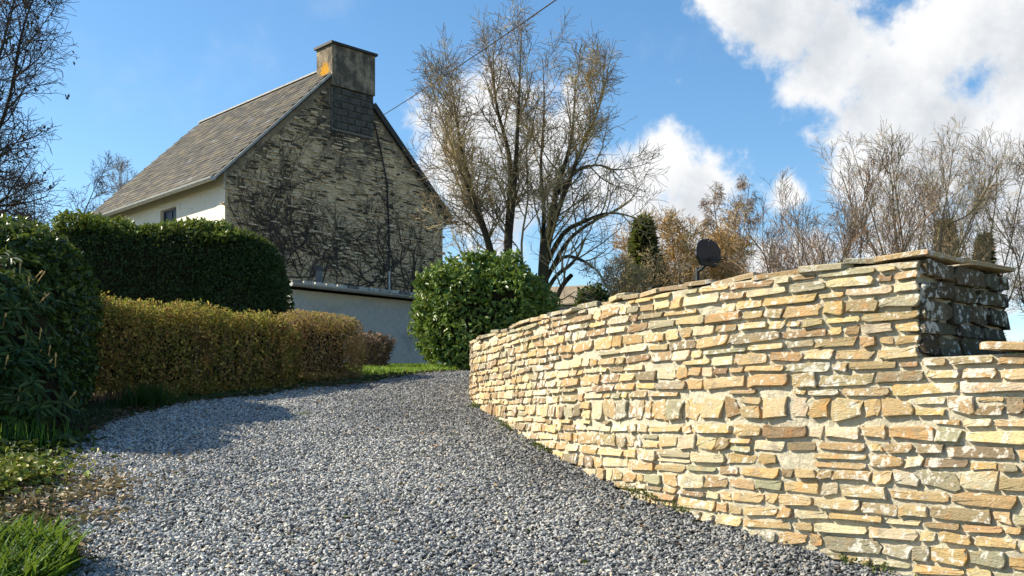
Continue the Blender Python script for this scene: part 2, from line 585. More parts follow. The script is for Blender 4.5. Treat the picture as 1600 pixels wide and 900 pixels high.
def g_drive(y):
    return np.interp(y, _yy, _zz) + EYE


# stone wall face line, from its near end (off the right edge) to its far end round the bend
WALL_CTRL = np.array([(4.7, 1.75), (3.9, 2.72), (3.0, 3.80), (2.5, 4.41), (2.0, 5.02), (1.4, 5.68), (1.0, 6.28), (.6, 7.15), (.25, 8.15), (0.0, 9.05), (-.2, 9.9), (-.36, 10.6),
                      (-.43, 11.1), (-.45, 11.6), (-.38, 12.2), (-.1, 12.9), (.5, 13.6), (1.4, 14.2), (2.6, 14.7)])


def spline(ctrl, step=0.02):
    c = np.vstack([2 * ctrl[0] - ctrl[1], ctrl, 2 * ctrl[-1] - ctrl[-2]])
    out = []
    for i in range(1, len(c) - 2):
        p0, p1, p2, p3 = c[i - 1], c[i], c[i + 1], c[i + 2]
        n = max(3, int(np.linalg.norm(p2 - p1) / step))
        t = (np.arange(n) / n)[:, None]
        out.append(0.5 * (2 * p1 + (p2 - p0) * t + (2 * p0 - 5 * p1 + 4 * p2 - p3) * t ** 2 + (3 * p1 - p0 - 3 * p2 + p3) * t ** 3))
    out.append(ctrl[-1:])
    return np.vstack(out)


WL = spline(WALL_CTRL)
WS = np.concatenate([[0], np.cumsum(np.linalg.norm(np.diff(WL, axis=0), axis=1))])
_tan = nrm(np.gradient(WL, axis=0))
_ker = np.ones(25) / 25
_tan = nrm(np.stack([np.convolve(np.pad(_tan[:, i], 12, mode='edge'), _ker, 'valid') for i in (0, 1)], 1))
WN = np.stack([-_tan[:, 1], _tan[:, 0]], 1)           # outward (towards the drive)
S_CORNER = float(WS[np.argmin(np.hypot(WL[:, 0] - 2.0, WL[:, 1] - 5.02))])
S_END = float(WS[-1])


def wall_xyz(s, z, off):
    """s along the face, z height (world), off outwards from the face"""
    s = np.asarray(s, float)
    x = np.interp(s, WS, WL[:, 0]); y = np.interp(s, WS, WL[:, 1])
    nx = np.interp(s, WS, WN[:, 0]); ny = np.interp(s, WS, WN[:, 1])
    return np.stack([x + nx * off, y + ny * off, np.broadcast_to(z, x.shape) * 1.0], -1)


def wall_dist(x, y):
    """signed distance behind the wall face (positive = garden side) for points in a box near the wall"""
    idx = np.arange(0, len(WL), 6)
    px, py, qx, qy = WL[idx, 0], WL[idx, 1], WN[idx, 0], WN[idx, 1]
    out = np.empty(len(x))
    for a in range(0, len(x), 4000):
        b = slice(a, a + 4000)
        d2 = (x[b, None] - px) ** 2 + (y[b, None] - py) ** 2
        k = d2.argmin(1)
        s = -((x[b] - px[k]) * qx[k] + (y[b] - py[k]) * qy[k])
        out[b] = np.sign(s) * np.sqrt(d2.min(1))
    return out


WALL_T = 0.95
TOP = 0.80 + EYE
LOW = 0.315 + EYE


def H(x, y):
    x = np.atleast_1d(np.asarray(x, float)); y = np.atleast_1d(np.asarray(y, float))
    base = g_drive(y)
    z = base.copy()
    near = (y > -6) & (y < 40) & (x > -6) & (x < 60)
    if near.any():
        xn, yn = x[near], y[near]
        d = wall_dist(xn, yn)
        garden = EYE + 0.28 + 0.04 * (np.clip(yn, 2, 40) - 5) - 0.55 * sm(2.5, -3, yn)
        garden = np.maximum(garden, base[near] - 0.05)
        w = sm(0.15, 0.7, d) * sm(40, 24, yn)
        z[near] = base[near] * (1 - w) + garden * w
    return z


def Hp(x, y):
    return float(H([x], [y])[0])


DRIVE_L = np.array([(-1.7, 0.5), (-1.95, 3), (-2.1, 4.5), (-2.3, 5.3), (-2.8, 6.2), (-3.25, 7.4), (-3.5, 8.24), (-3.75, 9.4), (-3.45, 10.7), (-2.6, 11.7), (-1.75, 12.6), (-1.35, 13.4), (-.75, 14.3), (.6, 15.6), (2.6, 16.6)])
_dl = spline(DRIVE_L, 0.1)
DRIVE_POLY = np.vstack([_dl, WL[::-1]])


def in_poly(x, y, poly):
    ins = np.zeros(len(x), bool)
    n = len(poly)
    px, py = poly[:, 0], poly[:, 1]
    for i in range(n):
        j = i - 1
        if py[i] == py[j]:
            continue
        c = (py[i] > y) != (py[j] > y)
        ins ^= c & (x < (px[j] - px[i]) * (y - py[i]) / (py[j] - py[i]) + px[i])
    return ins


def edge_dist(x, y):
    d = np.full(len(x), 1e9)
    for q in _dl:
        d = np.minimum(d, np.hypot(x - q[0], y - q[1]))
    return d


def axis(lo, hi, f0, f1, fine, grow=1.18):
    mid = list(np.arange(f0, f1, fine))
    a, s = f1, fine
    while a < hi:
        mid.append(a); s *= grow; a += s
    mid.append(hi)
    a, s, left = f0, fine, []
    while True:
        s *= grow; a -= s
        if a <= lo: break
        left.append(a)
    left.append(lo)
    return np.array(left[::-1] + mid)


gx = axis(-450, 450, -8, 8, 0.16)
gy_ = axis(-60, 600, 1, 20, 0.16)
X, Y = np.meshgrid(gx, gy_)
xf, yf = X.ravel(), Y.ravel()
zf = H(xf, yf)
box = (np.abs(xf) < 6) & (yf > 0) & (yf < 19)
ins = np.zeros(len(xf), bool)
ins[box] = in_poly(xf[box], yf[box], DRIVE_POLY)
dd = np.full(len(xf), 0.0)
dd[ins] = edge_dist(xf[ins], yf[ins])
zf = zf - 0.07 * sm(0.05, 0.35, dd) + (fbm(np.stack([xf, yf, 0 * xf], 1), 1.3, 5) - 0.5) * 0.05 * (~ins)
nx_, ny_ = len(gx), len(gy_)
ii = (np.arange(ny_ - 1)[:, None] * nx_ + np.arange(nx_ - 1)[None, :]).ravel()
ground = put('ground', np.stack([xf, yf, zf], 1), np.stack([ii, ii + 1, ii + nx_ + 1, ii + nx_], 1), M['ground'], smooth=True, origin=(0, 0, 0))
props(ground, 'brown soil and turf around the drive', kind='structure')

# ------------------------------------------------------------------ gravel drive
cs = 0.08
ax_, ay_ = np.arange(-4.2, 5.2, cs), np.arange(0.6, 17, cs)
X, Y = np.meshgrid(ax_, ay_)
cx, cy = (X[:-1, :-1] + cs / 2).ravel(), (Y[:-1, :-1] + cs / 2).ravel()
wob = (fbm(np.stack([cx, cy, 0 * cx], 1), 2.5, 3) - 0.5) * 0.5
keep = in_poly(cx + wob * 0.6, cy + wob * 0.3, DRIVE_POLY)
keep &= wall_dist(cx, cy) < 0.16
nxx = len(ax_)
q0 = (np.arange(len(ay_) - 1)[:, None] * nxx + np.arange(nxx - 1)[None, :]).ravel()[keep]
quads = np.stack([q0, q0 + 1, q0 + nxx + 1, q0 + nxx], 1)
used, inv = np.unique(quads, return_inverse=True)
vx, vy = X.ravel()[used], Y.ravel()[used]
vz = g_drive(vy) + 0.012 + (fbm(np.stack([vx, vy, 0 * vx], 1), 1.6, 8) - 0.5) * 0.045
DV, DF = np.stack([vx, vy, vz], 1), inv.reshape(quads.shape)
drive = put('gravel_driveway', DV, DF, M['drive'], smooth=True, origin=(0, 0, 0))
props(drive, 'grey gravel driveway curving uphill beside the stone wall', kind='structure')


def gravel_nodes():
    ng = bpy.data.node_groups.new('gravel_scatter', 'GeometryNodeTree')
    ng.interface.new_socket('Geometry', in_out='INPUT', socket_type='NodeSocketGeometry')
    ng.interface.new_socket('Geometry', in_out='OUTPUT', socket_type='NodeSocketGeometry')
    N, L = ng.nodes, ng.links
    gi, go = N.new('NodeGroupInput'), N.new('NodeGroupOutput')
    join = N.new('GeometryNodeJoinGeometry')
    for sd in range(5):
        ico = N.new('GeometryNodeMeshIcoSphere'); ico.inputs['Radius'].default_value = 1.0; ico.inputs['Subdivisions'].default_value = 1
        ps = N.new('GeometryNodeInputPosition')
        nz = N.new('ShaderNodeTexNoise'); nz.inputs['Scale'].default_value = 0.9; nz.inputs['Detail'].default_value = 1
        off = N.new('ShaderNodeVectorMath'); off.operation = 'ADD'; off.inputs[1].default_value = (sd * 7.3, sd * 3.1, sd * 1.7)
        L.new(ps.outputs[0], off.inputs[0]); L.new(off.outputs[0], nz.inputs['Vector'])
        sb = N.new('ShaderNodeVectorMath'); sb.operation = 'SUBTRACT'; sb.inputs[1].default_value = (.5, .5, .5)
        L.new(nz.outputs['Color'], sb.inputs[0])
        scl = N.new('ShaderNodeVectorMath'); scl.operation = 'SCALE'; scl.inputs['Scale'].default_value = 2.2
        L.new(sb.outputs[0], scl.inputs[0])
        sp = N.new('GeometryNodeSetPosition')
        L.new(ico.outputs['Mesh'], sp.inputs['Geometry']); L.new(scl.outputs[0], sp.inputs['Offset'])
        g2i = N.new('GeometryNodeGeometryToInstance')
        L.new(sp.outputs[0], g2i.inputs[0]); L.new(g2i.outputs[0], join.inputs[0])
    dist = N.new('GeometryNodeDistributePointsOnFaces'); dist.distribute_method = 'RANDOM'
    dist.inputs['Density'].default_value = 4200.0; dist.inputs['Seed'].default_value = 4
    L.new(gi.outputs[0], dist.inputs['Mesh'])
    mv = N.new('GeometryNodeSetPosition')
    rv = N.new('FunctionNodeRandomValue'); rv.data_type = 'FLOAT_VECTOR'
    rv.inputs[0].default_value = (0, 0, -0.004); rv.inputs[1].default_value = (0, 0, 0.014)
    L.new(dist.outputs['Points'], mv.inputs['Geometry']); L.new(rv.outputs[0], mv.inputs['Offset'])
    iop = N.new('GeometryNodeInstanceOnPoints'); iop.inputs['Pick Instance'].default_value = True
    L.new(mv.outputs[0], iop.inputs['Points']); L.new(join.outputs[0], iop.inputs['Instance'])
    rr = N.new('FunctionNodeRandomValue'); rr.data_type = 'FLOAT_VECTOR'
    rr.inputs[0].default_value = (-0.7, -0.7, 0); rr.inputs[1].default_value = (0.7, 0.7, 6.283); rr.inputs['Seed'].default_value = 2
    L.new(rr.outputs[0], iop.inputs['Rotation'])
    rs = N.new('FunctionNodeRandomValue'); rs.data_type = 'FLOAT_VECTOR'
    rs.inputs[0].default_value = (0.006, 0.005, 0.0035); rs.inputs[1].default_value = (0.0175, 0.013, 0.0092); rs.inputs['Seed'].default_value = 3
    L.new(rs.outputs[0], iop.inputs['Scale'])
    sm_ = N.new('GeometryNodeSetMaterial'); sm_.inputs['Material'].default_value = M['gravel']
    L.new(iop.outputs[0], sm_.inputs['Geometry']); L.new(sm_.outputs[0], go.inputs[0])
    return ng


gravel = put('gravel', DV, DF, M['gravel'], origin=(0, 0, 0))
gm = gravel.modifiers.new('scatter', 'NODES')
gm.node_group = gravel_nodes()
props(gravel, 'loose blue grey slate chippings covering the drive', kind='stuff')

# ------------------------------------------------------------------ stone wall
rng = np.random.default_rng(11)
wall = thing('stone_wall', (1.0, 6.3, Hp(1.0, 6.2)), 'curved ochre rubble stone wall rising beside the gravel drive', 'wall')

S_HID = S_END - 0.4
# body: a thick ribbon with a mortar face


def wall_core(s0, s1, ztop, name, cap_start):
    n = int((s1 - s0) / 0.03)
    ss = np.linspace(s0, s1, n + 1)
    zb = H(*wall_xyz(ss, 0, 0.1)[:, :2].T) - 0.25
    m = int((ztop - (EYE - 1.9)) / 0.03)
    tt = np.linspace(0, 1, m + 1)
    Vf = []
    for i, s in enumerate(ss):
        z = zb[i] + (ztop - zb[i]) * tt
        Vf.append(wall_xyz(np.full(m + 1, s), z, 0.0))
    Vf = np.array(Vf)
    flat = Vf.reshape(-1, 3)
    nz = (fbm(flat, 9, 2) - 0.5) * 0.024 + (fbm(flat, 36, 7, 2) - .5) * 0.016
    nrmv = np.stack([np.interp(ss, WS, WN[:, 0]), np.interp(ss, WS, WN[:, 1])], 1)
    nn = np.repeat(nrmv, m + 1, 0)
    flat = flat.copy(); flat[:, :2] += nn * nz[:, None]
    k = (np.arange(n)[:, None] * (m + 1) + np.arange(m)[None, :]).ravel()
    q = [np.stack([k, k + 1, k + m + 2, k + m + 1], 1)]
    base = len(flat)
    backT = wall_xyz(ss, ztop, -WALL_T)
    backB = wall_xyz(ss, zb, -WALL_T)
    V = np.vstack([flat, backT, backB])
    i = np.arange(n)
    ft = i * (m + 1) + m
    q.append(np.stack([ft, base + i, base + i + 1, ft + m + 1], 1))
    q.append(np.stack([base + i, base + n + 1 + i, base + n + 2 + i, base + i + 1], 1))
    fs = [list(range(0, m + 1)) + [base, base + n + 1]]
    fe = [[base + 2 * n + 1, base + n] + [n * (m + 1) + r for r in range(m, -1, -1)]]
    F = q + [np.array(fs), np.array(fe)]
    return put(name, V, F, M['mortar'], wall)


wall_core(S_CORNER + 0.012, S_END, TOP - 0.035, 'mortar_core', True)
wall_core(0.0, S_CORNER + 0.02, LOW - 0.03, 'mortar_core', False)

PAL = [((.57, .40, .18), 6), ((.48, .31, .135), 4), ((.62, .48, .26), 6), ((.37, .335, .225), 3.5), ((.60, .51, .35), 5), ((.34, .225, .12), 2.5), ((.40, .295, .155), 4), ((.53, .37, .185), 5), ((.28, .215, .135), 2.2)]
_pw = np.array([w for _, w in PAL], float); _pw /= _pw.sum()


def stone_tint(r):
    c = np.array(PAL[r.choice(len(PAL), p=_pw)][0]) * 0.88
    c = c + (c.mean() * np.array([1.05, 1.02, .74]) - c) * 0.22
    return c * (0.86 + 0.3 * r.random()) * (1 + (r.random(3) - .5) * 0.08)


def stone_geo(r, w, h, proud, n=11):
    """irregular chiselled stone in (along, up, out); outline roughly a rectangle"""
    ph = r.random() * 6.28
    # outline on a rounded rectangle
    ang = (np.arange(n) + 0.5) / n * 2 * math.pi
    ex = 0.16 + 0.16 * r.random()
    cx_, cz_ = np.cos(ang), np.sin(ang)
    x = np.sign(cx_) * np.abs(cx_) ** ex * w / 2
    z = np.sign(cz_) * np.abs(cz_) ** ex * h / 2
    skew = (r.random() - .5) * h * 0.7
    tap = (r.random() - .5) * 0.38
    slope = (r.random() - .5) * 0.16
    z = z * (1 + tap * x / (w / 2)) + slope * x * min(1, h / w * 2)
    x = x + skew * z / h
    jit = min(w, h)
    x += (r.random(n) - .5) * jit * 0.26
    z += (r.random(n) - .5) * jit * 0.25
    tiltx, tiltz = (r.random(2) - .5) * np.array([0.25, 0.22])
    b = min(0.0045, h * 0.07)
    k = 1 - 2 * b / w, 1 - 2 * b / h
    o_mid = proud - b * 0.8 + (r.random(n) - .5) * 0.007 - z / h * 0.011
    xi, zi = x * k[0], z * k[1]
    o_in = proud + (r.random(n) - .5) * 0.007 + tiltx * xi * 0.14 + tiltz * zi * 0.4 - zi / h * 0.011
    V = np.concatenate([np.stack([x * .97, z * .97, np.full(n, -0.045)], 1), np.stack([x, z, np.maximum(o_mid, 0.002)], 1), np.stack([xi, zi, o_in], 1),
                        [[(r.random() - .5) * w * .3, (r.random() - .5) * h * .3, proud + 0.003 * (r.random() - .3)]]])
    i = np.arange(n); j = (i + 1) % n
    q = np.concatenate([np.stack([i, j, n + j, n + i], 1), np.stack([n + i, n + j, 2 * n + j, 2 * n + i], 1)])
    t = np.stack([2 * n + i, 2 * n + j, np.full(n, 3 * n)], 1)
    return V, q, t


stones = []           # (score, world verts, quads, tris, tint)


def lay_course(r, s0, s1, zlo, zhi, ztop_lim, wmul=1.0):
    """fill one course between curves zlo(s), zhi(s) with stones"""
    s = s0 - r.random() * 0.006
    while s < s1 - 0.05:
        hh = float(zhi(s) - zlo(s))
        w = (0.09 + 0.27 * r.random() ** 1.3) * wmul
        if hh > 0.105:
            w = 0.09 + 0.11 * r.random()
        w = min(w, s1 - s)
        gap = 0.008 + 0.018 * r.random()
        sc = s + w / 2
        lo, hi = float(zlo(sc)), float(zhi(sc))
        hh = hi - lo
        parts = [(lo, hi)]
        if hh > 0.085 and w > 0.13 and r.random() < 0.22:
            m = lo + hh * (0.4 + 0.2 * r.random())
            parts = [(lo, m), (m, hi)]
        if r.random() > 0.008:
            for (a, b) in parts:
                h = (b - a) - 0.008 - 0.012 * r.random()
                if h < 0.022: continue
                hs = h * (0.80 + 0.2 * r.random())
                zc = a + (b - a) / 2 + (h - hs) * (r.random() - .7) * 0.5
                proud = 0.008 + 0.017 * r.random()
                V, q, t = stone_geo(r, max(w - gap, 0.04), hs, proud)
                gz = Hp(*wall_xyz([sc], 0, 0.05)[0][:2])
                if zc + hs / 2 < gz - 0.02 or zc + hs / 2 > ztop_lim + 0.01: continue
                world = wall_xyz(sc + V[:, 0], 0, 0)
                wn = np.stack([np.interp(sc + V[:, 0], WS, WN[:, 0]), np.interp(sc + V[:, 0], WS, WN[:, 1])], 1)
                world[:, :2] += wn * V[:, 2:3]
                world[:, 2] = zc + V[:, 1]
                c = world.mean(0)
                nn = wn.mean(0)
                view = np.array([-c[0], -c[1]]); dist = np.linalg.norm(view)
                facing = max(0.0, float(nn @ view) / dist)
                u = 800 + c[0] / c[1] * FPX
                score = w * hs * facing / dist ** 2 if (c[1] > 1 and u < 1660) else 0
                stones.append((score, world, q, t, stone_tint(r)))
        s += w


# course boundaries, bottom to top; the tall squarish course sits at eye level
hs_list = []
z = EYE - 1.45
while z < EYE - 0.045:
    hs_list.append(z); z += 0.055 + 0.032 * rng.random()
hs_list += [EYE - 0.02]
zbig = EYE + 0.105
hs_list.append(zbig)
z = zbig
while z < TOP - 0.12:
    z += 0.048 + 0.030 * rng.random(); hs_list.append(z)
hs_list.append(TOP - 0.035)
bounds = np.array(hs_list)
amp = rng.random((len(bounds), 4))


def bfun(k):
    z0 = bounds[k]
    a = amp[k]
    edge = 0.0 if k in (0, len(bounds) - 1) else 1.0
    return lambda s: z0 + edge * (0.011 * np.sin(s * (1.1 + a[0]) + a[1] * 6.3) + 0.006 * np.sin(s * (4 + 3 * a[2]) + a[3] * 6.3))


for k in range(len(bounds) - 1):
    lo, hi = bfun(k), bfun(k + 1)
    mid = (bounds[k] + bounds[k + 1]) / 2
    start = S_CORNER - 0.004 if mid > LOW - 0.04 else 0.25 
    if bounds[k] < LOW - 0.03 < bounds[k + 1]:
        start = S_CORNER
    lay_course(rng, start, S_END - 1.2, lo, hi, TOP)
# the step of the lower wall: a last course up to its coping
kk = int(np.searchsorted(bounds, LOW - 0.04)) - 1
lay_course(rng, 0.25, S_CORNER - 0.01, bfun(kk), lambda s: LOW - 0.028 + 0 * s, LOW)

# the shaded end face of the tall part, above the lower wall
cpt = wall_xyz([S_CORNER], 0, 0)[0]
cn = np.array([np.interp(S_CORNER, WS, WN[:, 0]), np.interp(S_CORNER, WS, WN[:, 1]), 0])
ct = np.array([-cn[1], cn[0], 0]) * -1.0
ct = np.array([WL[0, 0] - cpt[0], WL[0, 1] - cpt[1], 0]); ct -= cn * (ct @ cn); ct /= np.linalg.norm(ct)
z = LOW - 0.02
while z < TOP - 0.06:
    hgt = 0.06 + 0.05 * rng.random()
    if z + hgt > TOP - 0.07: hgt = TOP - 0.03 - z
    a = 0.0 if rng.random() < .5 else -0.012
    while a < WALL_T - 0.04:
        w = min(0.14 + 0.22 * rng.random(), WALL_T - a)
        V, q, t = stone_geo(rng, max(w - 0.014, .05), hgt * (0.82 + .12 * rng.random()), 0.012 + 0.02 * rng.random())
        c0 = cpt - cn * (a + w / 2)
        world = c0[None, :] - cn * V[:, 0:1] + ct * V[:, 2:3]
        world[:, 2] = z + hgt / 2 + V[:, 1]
        tc = stone_tint(rng) * np.array([0.20, 0.21, 0.22])  # tint darkened: the end face's shade is painted into the stone colour
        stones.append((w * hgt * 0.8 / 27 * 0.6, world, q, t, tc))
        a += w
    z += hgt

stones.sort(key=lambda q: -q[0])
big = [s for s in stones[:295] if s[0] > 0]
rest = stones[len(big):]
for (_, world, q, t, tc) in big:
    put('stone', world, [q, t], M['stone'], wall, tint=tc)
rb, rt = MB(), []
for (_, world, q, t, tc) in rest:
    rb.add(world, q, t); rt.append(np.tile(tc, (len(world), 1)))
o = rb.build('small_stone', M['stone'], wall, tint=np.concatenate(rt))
o['kind'] = 'stuff'


# coping of thin flat slabs
def coping(s0, s1, z0, first_over=0.0):
    s = s0
    while s < s1:
        w = 0.13 + 0.27 * rng.random()
        th = 0.011 + 0.013 * rng.random()
        a = 0.0
        over = 0.004 + 0.034 * rng.random()
        depths = [(-over, 0.40 + .15 * rng.random())]
        depths.append((depths[0][1] + 0.01, WALL_T + 0.02))
        tilt = (rng.random() - .5) * 0.16
        lift = 0.022 * rng.random()
        for (d0, d1) in depths:
            n = 12
            ang = (np.arange(n) + .5) / n * 2 * math.pi
            ex = 0.25
            px = np.sign(np.cos(ang)) * np.abs(np.cos(ang)) ** ex * (w / 2 + 0.025) + (rng.random(n) - .5) * 0.06
            pd = np.sign(np.sin(ang)) * np.abs(np.sin(ang)) ** ex * (d1 - d0) / 2 + (rng.random(n) - .5) * 0.055
            sc = s + w / 2
            off = -((d0 + d1) / 2 + pd)
            sx = sc + px
            V0 = wall_xyz(sx, 0, 0)
            wn = np.stack([np.interp(sx, WS, WN[:, 0]), np.interp(sx, WS, WN[:, 1])], 1)
            V0[:, :2] += wn * off[:, None]
            zb = z0 + lift + tilt * px + (rng.random(n) - .5) * 0.006
            lo_, hi_, up_ = V0.copy(), V0.copy(), V0.copy()
            lo_[:, 2] = zb - 0.012
            hi_[:, 2] = zb + th * 0.65
            c = V0.mean(0)
            up_[:, :2] = c[:2] + (up_[:, :2] - c[:2]) * 0.96
            up_[:, 2] = zb + th + (rng.random(n) - .5) * 0.006
            i = np.arange(n); j = (i + 1) % n
            V = np.vstack([lo_, hi_, up_])
            # outline runs in (s, depth) order: orient outwards either way is fine for opaque stone
            q = np.concatenate([np.stack([j, i, n + i, n + j], 1), np.stack([n + j, n + i, 2 * n + i, 2 * n + j], 1)])
            F = [q, np.arange(n, dtype=int)[None, ::1], (2 * n + np.arange(n))[None, ::-1]]
            tc = stone_tint(rng) * 0.75 + np.array([.06, .055, .045])
            put('coping_stone', V, F, M['stone'], wall, tint=tc)
        s += w - 0.01


coping(S_CORNER - 0.03, S_END - 2.0, TOP - 0.026)
coping(S_CORNER - 1.15, S_CORNER - 0.42, LOW - 0.024)


# ------------------------------------------------------------------ house
E1 = np.array([0.717, 0.697, 0]); E1 /= np.linalg.norm(E1)
E2 = np.array([-E1[1], E1[0], 0])
UP = np.array([0, 0, 1.0])
A0 = np.array([-7.56, 27.0, 0])
HG = EYE + 1.1                     # ground level at the house
GW, HL = 7.5, 8.6
Z_EAVE, Z_RIDGE, OV = EYE + 6.24, EYE + 10.25, 0.35
CA0, CA1, CB1, CZ = 3.27, 4.78, 0.66, EYE + 10.62      # chimney extents
SL = (Z_RIDGE - Z_EAVE) / (GW / 2 + OV)


def hp(a, b, z):
    return A0 + E1 * a + E2 * b + UP * z


house = thing('stone_house', (*(A0 + E1 * 3.75 + E2 * 4.3)[:2], HG), 'old stone house with a slate roof and weathered gable end', 'house')
zw = Z_EAVE + SL * OV - 0.12       # wall top at the corners
mb = MB()
# near gable slab 0.45 m thick, a pentagon prism


def gable_slab(b0, b1):
    pts = [(0, HG - 1), (GW, HG - 1), (GW, zw), (GW / 2, Z_RIDGE - 0.14), (0, zw)]
    m = MB()
    V = [hp(a, b0, z) for a, z in pts] + [hp(a, b1, z) for a, z in pts]
    m.V.append(np.array(V)); m.n = 10
    F = [np.array([[0, 1, 2, 3, 4]]), np.array([[9, 8, 7, 6, 5]]), np.array([[i, 5 + i, 5 + (i + 1) % 5, (i + 1) % 5] for i in range(5)])]
    return np.array(V), F


V, F = gable_slab(0, 0.45)
put('gable_wall', V, F, M['gable'], house)
V, F = gable_slab(HL - .45, HL)
put('gable_wall', V, F, M['white_render'], house)

# left eaves wall with an opening for the shuttered window
wb0, wb1, wz0, wz1 = 2.80, 3.80, EYE + 4.85, EYE + 5.95
m = MB()
def eave_piece(b0, b1, z0, z1):
    m.box(hp(0.0, b0, z0), E1 * 0.4, E2 * (b1 - b0), UP * (z1 - z0))
eave_piece(0.452, wb0, HG - 1, zw - .02); eave_piece(wb1, HL - .452, HG - 1, zw - .02)
eave_piece(wb0, wb1, HG - 1, wz0); eave_piece(wb0, wb1, wz1, zw - .02)
m.box(hp(-0.012, 0.0, HG - 1), E1 * 0.01, E2 * 0.45, UP * (zw - .02 - HG + 1))
m.build('eaves_wall', M['white_render'], house)
m = MB()
m.box(hp(GW - .4, 0.452, HG - 1), E1 * 0.4, E2 * (HL - .91), UP * (zw - .02 - HG + 1))
m.build('eaves_wall', M['white_render'], house)
win = MB()
fw = 0.06
for (b0, b1, z0, z1) in ((wb0, wb1, wz0, wz0 + fw), (wb0, wb1, wz1 - fw, wz1), (wb0, wb0 + fw, wz0 + fw, wz1 - fw), (wb1 - fw, wb1, wz0 + fw, wz1 - fw), ((wb0 + wb1) / 2 - .03, (wb0 + wb1) / 2 + .03, wz0 + fw, wz1 - fw)):
    win.box(hp(0.10, b0 + .002, z0 + .002), E1 * 0.06, E2 * (b1 - b0 - .004), UP * (z1 - z0 - .004))
window = win.build('window', M['shutter'], house)
pn = MB(); pn.box(hp(0.125, wb0 + .02, wz0 + .02), E1 * 0.012, E2 * (wb1 - wb0 - .04), UP * (wz1 - wz0 - .04))
pn.build('shutter', M['shutter'], window)

# roof decks
for side in (0, 1):
    def rp(a, b, lift):
        aa = a if side == 0 else GW - a
        n = np.array([-SL, 0, 1.0]) / math.hypot(SL, 1)
        p = hp(aa, b, Z_EAVE + SL * (a + OV))
        nn = (E1 * (-SL if side == 0 else SL) + UP) / math.hypot(SL, 1)
        return p + nn * lift
    b0, b1 = -0.07, HL + 0.10
    V = [rp(-OV, b0, -.07), rp(-OV, b1, -.07), rp(GW / 2, b1, -.07), rp(GW / 2, b0, -.07), rp(-OV, b0, 0), rp(-OV, b1, 0), rp(GW / 2, b1, 0), rp(GW / 2, b0, 0)]
    q = [[0, 3, 2, 1], [4, 5, 6, 7], [0, 1, 5, 4], [1, 2, 6, 5], [2, 3, 7, 6], [3, 0, 4, 7]]
    roof = put('roof', V, np.array(q), M['deck'], house)
    if side == 0:
        roof_left = roof
        nn = (-E1 * SL + UP) / math.hypot(SL, 1)
        upv = (E1 + UP * SL) / math.hypot(SL, 1)
        slope_len = (GW / 2 + OV) * math.hypot(1, SL)
        SLT = [(.066, .060, .048), (.10, .088, .066), (.058, .054, .046), (.12, .10, .07), (.085, .078, .066), (.13, .105, .06), (.048, .046, .040), (.17, .175, .18), (.10, .086, .055), (.072, .066, .052)]
        _old = [(.15, .14, .125), (.18, .165, .14), (.125, .12, .115), (.21, .19, .15), (.165, .16, .155), (.23, .20, .13), (.105, .10, .095), (.30, .32, .35), (.19, .17, .12), (.145, .13, .11)]
        exp_, wsl = 0.185, 0.27
        variants = []
        for c in SLT:
            for k in range(3):
                w, l, th = wsl * (0.93 + 0.05 * k), exp_ + 0.06, 0.011 + .003 * k
                jl = (rng.random(2) - .5) * 0.014
                vv = np.array([E2 * (-w / 2) - upv * (l / 2 + jl[0]), E2 * (w / 2) - upv * (l / 2 + jl[1]), E2 * (w / 2) + upv * l / 2, E2 * (-w / 2) + upv * l / 2])
                tiltn = nn * np.array([th + 0.013, th + 0.013, th, th])[:, None]
                V = np.vstack([vv - nn * 0.004, vv + tiltn])
                me = mesh_data('slate', V, np.array(q), tint=np.array(c) * (.9 + .2 * rng.random()))
                me.materials.append(M['slate'])
                variants.append((me, V, np.array(c)))
        slots = []
        nr = int(slope_len / exp_)
        for r_ in range(nr):
            nb = int((HL + 0.2) / wsl)
            for c_ in range(nb + 1):
                b = b0 + (c_ + (0.5 if r_ % 2 else 0.0)) * wsl + 0.02
                if b < b0 + 0.08 or b > b1 - 0.08: continue
                p = rp(-OV + (r_ + .5) * exp_ / math.hypot(1, SL), b, 0.002)
                d = p[1]
                slots.append((-1 / d ** 2 * abs((nn @ (np.array([0, 0, EYE]) - p)) / np.linalg.norm(p)), p))
        slots.sort(key=lambda s: s[0])
        sbm, stn = MB(), []
        for k, (_, p) in enumerate(slots):
            vi = int(rng.integers(len(variants) - 9)) if rng.random() < 0.9 else int(rng.integers(len(variants)))
            me, V, c = variants[vi]
            jn = nn * 0.004 * rng.random()
            if k < 295:
                o = bpy.data.objects.new('slate', me); COL.objects.link(o)
                o.parent = roof; o.location = p + jn - WLOC[roof.name]; WLOC[o.name] = p
            else:
                sbm.add(V + p + jn, np.array(q)); stn.append(np.tile(c * (.85 + .3 * rng.random()), (8, 1)))
        o = sbm.build('small_slate', M['slate'], roof, tint=np.concatenate(stn)); o['kind'] = 'stuff'
    # verge strip along the near rake
    m = MB()
    sg = -1 if side == 0 else 1
    nn_ = (E1 * (-SL if side == 0 else SL) + UP) / math.hypot(SL, 1)
    p0, p1 = rp(-OV, b0, -.045 if side == 0 else -.11), rp(CA0 - .01 if side == 0 else GW - CA1 - .01, b0, -.045 if side == 0 else -.11)
    a_ = p1 - p0
    m.box(p0 - E2 * 0.035, a_, E2 * 0.03, nn_ * (.062 if side == 0 else .16))
    m.build('verge_board', M['verge'] if side == 0 else M['board_dark'], roof)

# ridge capping strip
m = MB()
m.box(hp(GW / 2 - .07, 0.68, Z_RIDGE - 0.01), E1 * .14, E2 * (HL + .08 - .68), UP * 0.045)
m.build('ridge_cap', M['verge'], roof_left)


